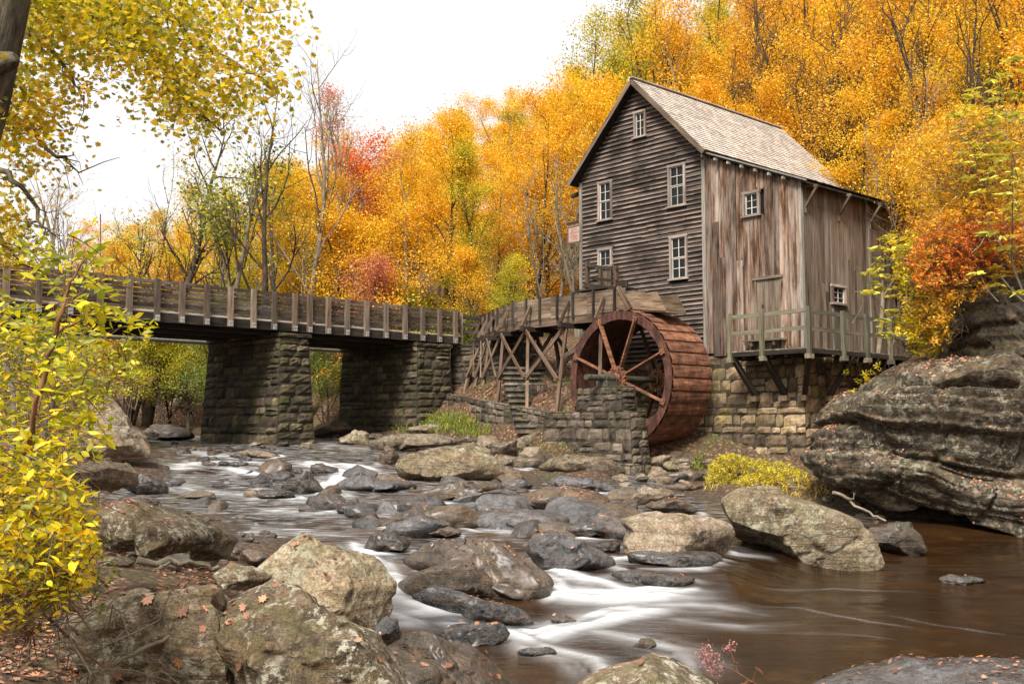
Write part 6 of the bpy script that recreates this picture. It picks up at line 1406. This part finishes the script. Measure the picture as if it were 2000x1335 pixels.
rhodo('rhododendron at the right edge above the ledge rock', [(1930,130),(2010,100),(2010,560),(1960,590),(1900,540),(1920,440)], 60, 18, 22, 33, (2010,600,20), .20)
# yellow shrub and hanging growth by the lean-to
rs = np.random.default_rng(77)
shrub('yellow_shrub', 'bright yellow drooping shrub between the lean-to and the cliff ledge', 'shrub', [([(1735,470),(1790,450),(1850,500),(1850,600),(1840,680),(1790,690),(1745,640),(1760,560)], 330, 21.2, 23.2)], 'ygrass', 'twigg', rs, .30, 9, .10, [[(1850,690,22,.03),(1830,600,22,.02),(1820,500,22,.015)], [(1845,690,22.3,.025),(1800,600,22.3,.018),(1770,520,22,.01)]], (-.4, 0, .1), rad=.006)
shrub('red_shrub', 'vivid red orange shrub spreading over the top of the yellow shrub', 'shrub', [([(1765,500),(1800,455),(1870,425),(1990,430),(2010,470),(1920,510),(1870,535),(1800,560)], 620, 20.2, 22.4)], 'redo', 'twig', rs, .25, 10, .065, [[(1870,600,21.6,.03),(1860,540,21.6,.02),(1820,490,21.5,.01)]], (-.3, 0, .5), rad=.006)
shrub('golden_shrub', 'gold leaved shrub hanging over the right end of the lean-to roof', 'shrub', [([(1760,300),(1860,200),(2010,200),(2010,420),(1900,440),(1800,420)], 1300, 21, 27)], 'gold', 'twigg', rs, .35, 9, .09, [[(1950,560,24,.05),(1930,400,24,.03),(1900,260,24,.015)], [(1990,560,24,.05),(1990,400,25,.03),(2000,220,25,.015)]], (-.2, 0, .6), rad=.006)
shrub('orange_shrub', 'orange gold shrub spilling over the front of the dark rock ledge', 'shrub', [([(1780,420),(1900,380),(2010,400),(2010,520),(1930,570),(1870,580),(1850,660),(1800,660),(1790,560)], 620, 20.4, 22.)], 'amber', 'twigg', rs, .28, 9, .085, [[(1960,600,21.6,.03),(1930,520,21.6,.02),(1890,440,21.5,.01)], [(1880,620,21.4,.02),(1850,560,21.3,.012),(1830,480,21.3,.008)]], (-.3, -.1, .2), rad=.006)
# grass and undergrowth
def grassy(name, label, px_pts, n, L, m, kind=None, cat='grass', seed=1, lean=.4):
    rs = np.random.default_rng(seed); P_ = np.array(px_pts, float); pos = []
    while len(pos) < n:
        q = np.array([rs.uniform(P_[:, 0].min(), P_[:, 0].max()), rs.uniform(P_[:, 1].min(), P_[:, 1].max())])
        if inpoly(P_, q[None])[0]: pos.append(hit(*q))
    pos = np.repeat(np.array(pos), 5, 0); pos += rs.normal(size=pos.shape) * np.array([.10, .10, 0])
    al = np.array([0, 0, 1.]) + rs.normal(size=pos.shape) * lean; sz = L * rs.uniform(.5, 1.2, len(pos)); al /= np.linalg.norm(al, axis=1)[:, None]
    z = np.cross(al, rs.normal(size=pos.shape)); mb = MB()
    b, fs = LS['blade']; z /= np.linalg.norm(z, axis=1)[:, None]; x = np.cross(al, z)
    pos = pos + al * sz[:, None] * .48
    V = pos[:, None] + sz[:, None, None] * (b[None, :, 0, None] * x[:, None] * 1.2 + b[None, :, 1, None] * al[:, None] + b[None, :, 2, None] * z[:, None] * 3)
    F_ = (np.array(fs)[None] + (np.arange(len(pos)) * 4)[:, None, None]).reshape(-1, 4); mb.add(V.reshape(-1, 3), F_, rnd=rs.random(len(F_)))
    return single(name, mb, M[m], label, cat, kind=kind)
grassy('grass', 'green grass growing at the foot of the curved retaining wall', [(770,838),(830,812),(900,815),(960,850),(930,868),(880,850),(790,852)], 520, .34, 'grass', 'stuff', seed=1)
grassy('grass', 'small tufts of grass along the base of the wheel pier', [(960,878),(1060,870),(1210,895),(1200,905),(1050,888),(965,890)], 70, .26, 'grass', 'stuff', seed=2)
grassy('grass', 'green grass patch in the shade right of the waterwheel foot', [(1300,905),(1380,900),(1385,920),(1305,925)], 150, .26, 'grass', 'stuff', seed=3)
grassy('yellow_grass', 'bright yellow grass clump in front of the mill foundation', [(1372,965),(1380,925),(1440,905),(1540,925),(1590,945),(1620,975),(1560,985),(1480,960)], 60, .25, 'ygrass', 'stuff', seed=4, lean=.45)
rs = np.random.default_rng(78)
shrub('yellow_bush', 'fluffy yellow bush at the foot of the mill foundation', 'bush', [([(1378,940),(1385,900),(1420,880),(1475,892),(1540,900),(1585,925),(1600,960),(1540,965),(1450,940)], 1100, 26.3, 28.6), ([(1440,930),(1500,905),(1560,915),(1610,950),(1600,985),(1520,975)], 600, 24.5, 27.)], 'ygrass', 'twigg', rs, .2, 9, .06, [[(1450,950,30,.02),(1440,900,30,.01)]], (0, -.2, .8), rad=.006)
# fallen leaves: on rocks and bank ground
rs = np.random.default_rng(21); mb = MB(); big = MB()
for (fc, fn, ar, mt, o) in ROCKS:
    up = fn[:, 2] > (.42 if mt == 'r_cliff' else .62); dist = np.hypot(fc[:, 0], fc[:, 1]); D = dist.mean()
    if D > 34 or mt == 'r_ledge': continue
    cl = fbm(fc * (3.0 if D < 12 else 1.3), 3, 44); w_ = ar * up * np.clip(cl * 3 + .12, 0, 1)
    if w_.sum() <= 0: continue
    lab = o['label']; dens = 75 if D > 12 else 110
    if 'leaf' in lab or 'leaves' in lab: dens *= 2.2
    if mt == 'r_cliff': dens = 420
    n = int(min(w_.sum() / 2 * dens, 5000)); i = rs.choice(len(fc), n, p=w_ / w_.sum())
    p_ = fc[i] + rs.normal(size=(n, 3)) * .012 + fn[i] * .012
    leaves(mb, p_, (.07 if mt == 'r_cliff' else .055) if D > 12 else .05, 'maple' if D < 12 else 'quad', nrm=fn[i] * 2.2, spread=.5, rs=rs)
def ground_leaves(P_, n, size, shape, seed, dz=.012):
    rs = np.random.default_rng(seed); P_ = np.array(P_, float); pos = []
    while len(pos) < n:
        q = np.array([rs.uniform(P_[:, 0].min(), P_[:, 0].max()), rs.uniform(P_[:, 1].min(), P_[:, 1].max())])
        if inpoly(P_, q[None])[0]: h_ = hit(*q, 2.0 if q[1] > 1150 else 2.5); h_[2] += dz; pos.append(h_)
    leaves(mb, np.array(pos), size, shape, nrm=np.array([0, 0, 2.]), spread=.5, rs=rs)
ground_leaves([(890,800),(930,745),(1000,735),(1070,760),(1080,800),(980,790)], 420, .10, 'quad', 5)
ground_leaves([(170,1060),(420,1080),(520,1140),(400,1140),(250,1110)], 620, .055, 'maple', 6)
ground_leaves([(200,760),(390,700),(400,800),(230,850)], 300, .12, 'quad', 7); ground_leaves([(610,700),(690,700),(690,790),(610,800)], 300, .12, 'quad', 8)
ground_leaves([(-20,1180),(330,1140),(700,1200),(800,1335),(-20,1335)], 1300, .06, 'maple', 9)
single('fallen_leaves', mb, M['litter'], 'reddish and orange fallen leaves scattered over the rocks and banks', 'leaves', kind='stuff')
# a few large maple leaves that can be picked out in the foreground
def surf_cast(px_, py_):
    dg = bpy.context.evaluated_depsgraph_get(); d = Vector(ray(px_, py_)).normalized()
    ok, loc, nrm, *_ = sc.ray_cast(dg, Vector((0, 0, CZ)) + d * 1.5, d, distance=60)
    return (np.array(loc), np.array(nrm)) if ok else (None, None)
bpy.context.view_layer.update()
BL = [((425,1258), 'yellow and orange maple leaf on the mossy rock', .95), ((470,1300), 'dark wine red maple leaf on the lichen-spotted rock', .15), ((455,1175), 'pale pink brown maple leaf at the top of the lichen rock', .99), ((358,1195), 'curled brown maple leaf standing in the leaf litter', .3), ((230,1315), 'large russet maple leaf at the bottom left', .35),
      ((290,1172), 'orange red maple leaf on the leaf-littered rock', .8), ((395,1228), 'small orange leaf in the middle of the mossy rock', .85), ((440,1200), 'pinkish leaf lying below the pale maple leaf', .6), ((310,1255), 'dull red maple leaf under the thorny twigs', .3), ((350,1290), 'orange tan maple leaf by the broken stick', .75)]
for (q, lb, rr) in BL:
    loc, nr = surf_cast(*q)
    if loc is None: continue
    m_ = MB(); leaves(m_, (loc + nr * .012)[None], .068, 'maple', nrm=nr * 2, spread=.35, rs=rs, rnd=np.array([rr])); single('maple_leaf', m_, M['litter'], lb, 'leaf', None)
# thorny vines, sticks and driftwood
def stick(name, label, cat, lines, m, seed=0, wob=.01):
    rs = np.random.default_rng(seed); mb = MB()
    for (pts, r0, r1) in lines:
        q = np.array([at(*a) for a in pts]); t = np.linspace(0, 1, len(q)); tt = np.linspace(0, 1, len(q) * 3); sm = np.stack([np.interp(tt, t, q[:, j]) for j in range(3)], 1) + rs.normal(size=(len(tt), 3)) * wob
        mb.tube(sm, np.linspace(r0, r1, len(tt)), 6)
    return single(name, mb, M[m], label, cat, smooth=True)
stick('stick', 'long brown dead stem slanting down through the bottom left corner', 'stick', [([(10,1145,4.),(90,1200,4.),(150,1260,4.),(210,1310,3.9)], .007, .004)], 'twig', 1, .004)
stick('thorny_vine', 'thin tangled thorny vine over the leaf-littered rock', 'vine', [([(60,1200,4.2),(180,1150,4.4),(300,1120,4.6),(420,1110,4.8)], .0025, .0015), ([(110,1150,4.2),(130,1220,4.2),(200,1260,4.3),(330,1240,4.6),(420,1200,4.8)], .0025, .001), ([(180,1130,4.4),(230,1180,4.4),(330,1150,4.6),(390,1200,4.7)], .002, .001), ([(0,1262,4),(60,1268,4),(110,1285,4.1)], .003, .002), ([(80,1290,4),(160,1270,4.1),(260,1285,4.2),(350,1290,4.4)], .003, .001), ([(300,1285,4.3),(340,1330,4.2)], .003, .002)], 'twigg', 2, .012)
stick('broken_stick', 'short pale broken stick among the leaves at bottom left', 'stick', [([(215,1300,4.2),(270,1268,4.25),(330,1245,4.4)], .010, .008)], 'barkp', 3, .003)
stick('driftwood', 'grey driftwood log lying behind the lichen-spotted rock', 'driftwood', [([(270,1098,7.4),(340,1096,7.6),(400,1100,7.8),(425,1108,7.8)], .030, .018), ([(340,1096,7.6),(300,1110,7.4)], .015, .01)], 'barkp', 4, .012)
stick('driftwood', 'pale twisted root under the edge of the cliff boulder', 'driftwood', [([(1628,960,19.4),(1660,975,19.2),(1700,1000,19.),(1730,1015,18.9)], .035, .02), ([(1660,975,19.2),(1672,962,19.1)], .02, .012)], 'twigg', 5, .03)
stick('fallen_log', 'pale thin fallen log leaning behind the yellow bush on the left', 'log', [([(-20,800,9.),(80,812,9.2),(160,822,9.4)], .035, .03)], 'barkp', 6, .01)
stick('fallen_log', 'dead twig lying across the grass in front of the foundation', 'stick', [([(1510,895,29.5),(1555,918,29.3)], .035, .02)], 'barkp', 7, .01)
# dried pink flower head by the pool
wd = MB(); rs = np.random.default_rng(3); DD = 4.2
hd = []
for (cx, cy, rr_, n) in ((1385,1290,.045,230), (1378,1275,.035,130), (1425,1262,.028,90), (1395,1312,.03,90)):
    c_ = at(cx, cy, DD); p_ = c_ + rs.normal(size=(n, 3)) * rr_ * .5; lf = MB(); leaves(lf, p_, .011, 'oval', spread=1., rs=rs)
    hd.append(lf)
stm = [[(1500,1350),(1460,1325),(1430,1305),(1385,1292)], [(1440,1310),(1432,1285),(1425,1265)], [(1470,1330),(1475,1312),(1482,1305)], [(1462,1326),(1450,1340),(1448,1350)]]
for L_ in stm: wd.tube([at(a, b, DD) for a, b in L_], np.linspace(.0035, .002, len(L_)), 6)
lf2 = MB(); leaves(lf2, [at(1482,1308,DD), at(1436,1292,DD), at(1452,1335,DD), at(1470,1335,DD)], .045, 'oval', rs=rs)
r_ = root('dried_flower', tuple(at(1500,1350,DD)), 'dusty pink dried flower cluster on a bent stem at the bottom right of centre', 'flower'); [part('flower_head', h_, M['dried'], r_) for h_ in hd]; part('stems', wd, M['twig'], r_); part('leaves', lf2, M['litter'], r_)
# small plants
shrub('woodland_plant', 'small plant with yellow and green leaves in the gap between foundation and cliff', 'plant', [([(1600,825),(1640,820),(1660,840),(1610,850)], 10, 24, 25), ([(1650,720),(1720,700),(1730,740),(1670,760)], 12, 22.5, 23.5)], 'near', 'twig', rs, .2, 6, .09, [[(1690,770,23,.01),(1690,720,23,.006)]], (0, 0, .6))
shrub('vine_plant', 'small green five-leaved vine creeping over the leaf-littered rock', 'plant', [([(160,1090),(220,1080),(250,1150),(200,1190),(170,1150)], 9, 4.6, 5.2)], 'green', 'twigg', rs, .06, 5, .04, [[(180,1180,4.9,.003),(195,1110,4.9,.002)]], (.2, 0, .5))
stick('green_twig', 'thin curved green stem in front of the tall tilted boulder', 'twig', [([(110,740,3.4),(180,735,3.3),(230,760,3.2),(260,800,3.2)], .0015, .001)], 'twigg', 8, .002)
# thicket of dead stems in the bottom left corner
rs = np.random.default_rng(55); mb = MB()
for i in range(70):
    a = np.array([rs.uniform(-60, 260), rs.uniform(1180, 1330)]); D = rs.uniform(3.7, 4.8); b = a + np.array([rs.uniform(-160, 200), rs.uniform(-150, 60)])
    A, B = at(*a, D), at(*b, D + rs.uniform(-.3, .5)); m_ = (A + B) / 2 + rs.normal(size=3) * .05; r0 = rs.uniform(.0015, .0045); mb.tube([A, lerp(A, m_, .6) + rs.normal(size=3) * .012, m_, lerp(m_, B, .5) + rs.normal(size=3) * .015, B], [r0, r0 * .9, r0 * .8, r0 * .6, r0 * .4], 5, cap=False)
single('brushwood', mb, M['twigg'], 'tangle of thin dead stems in the dark bottom left corner', 'brushwood', kind='stuff')
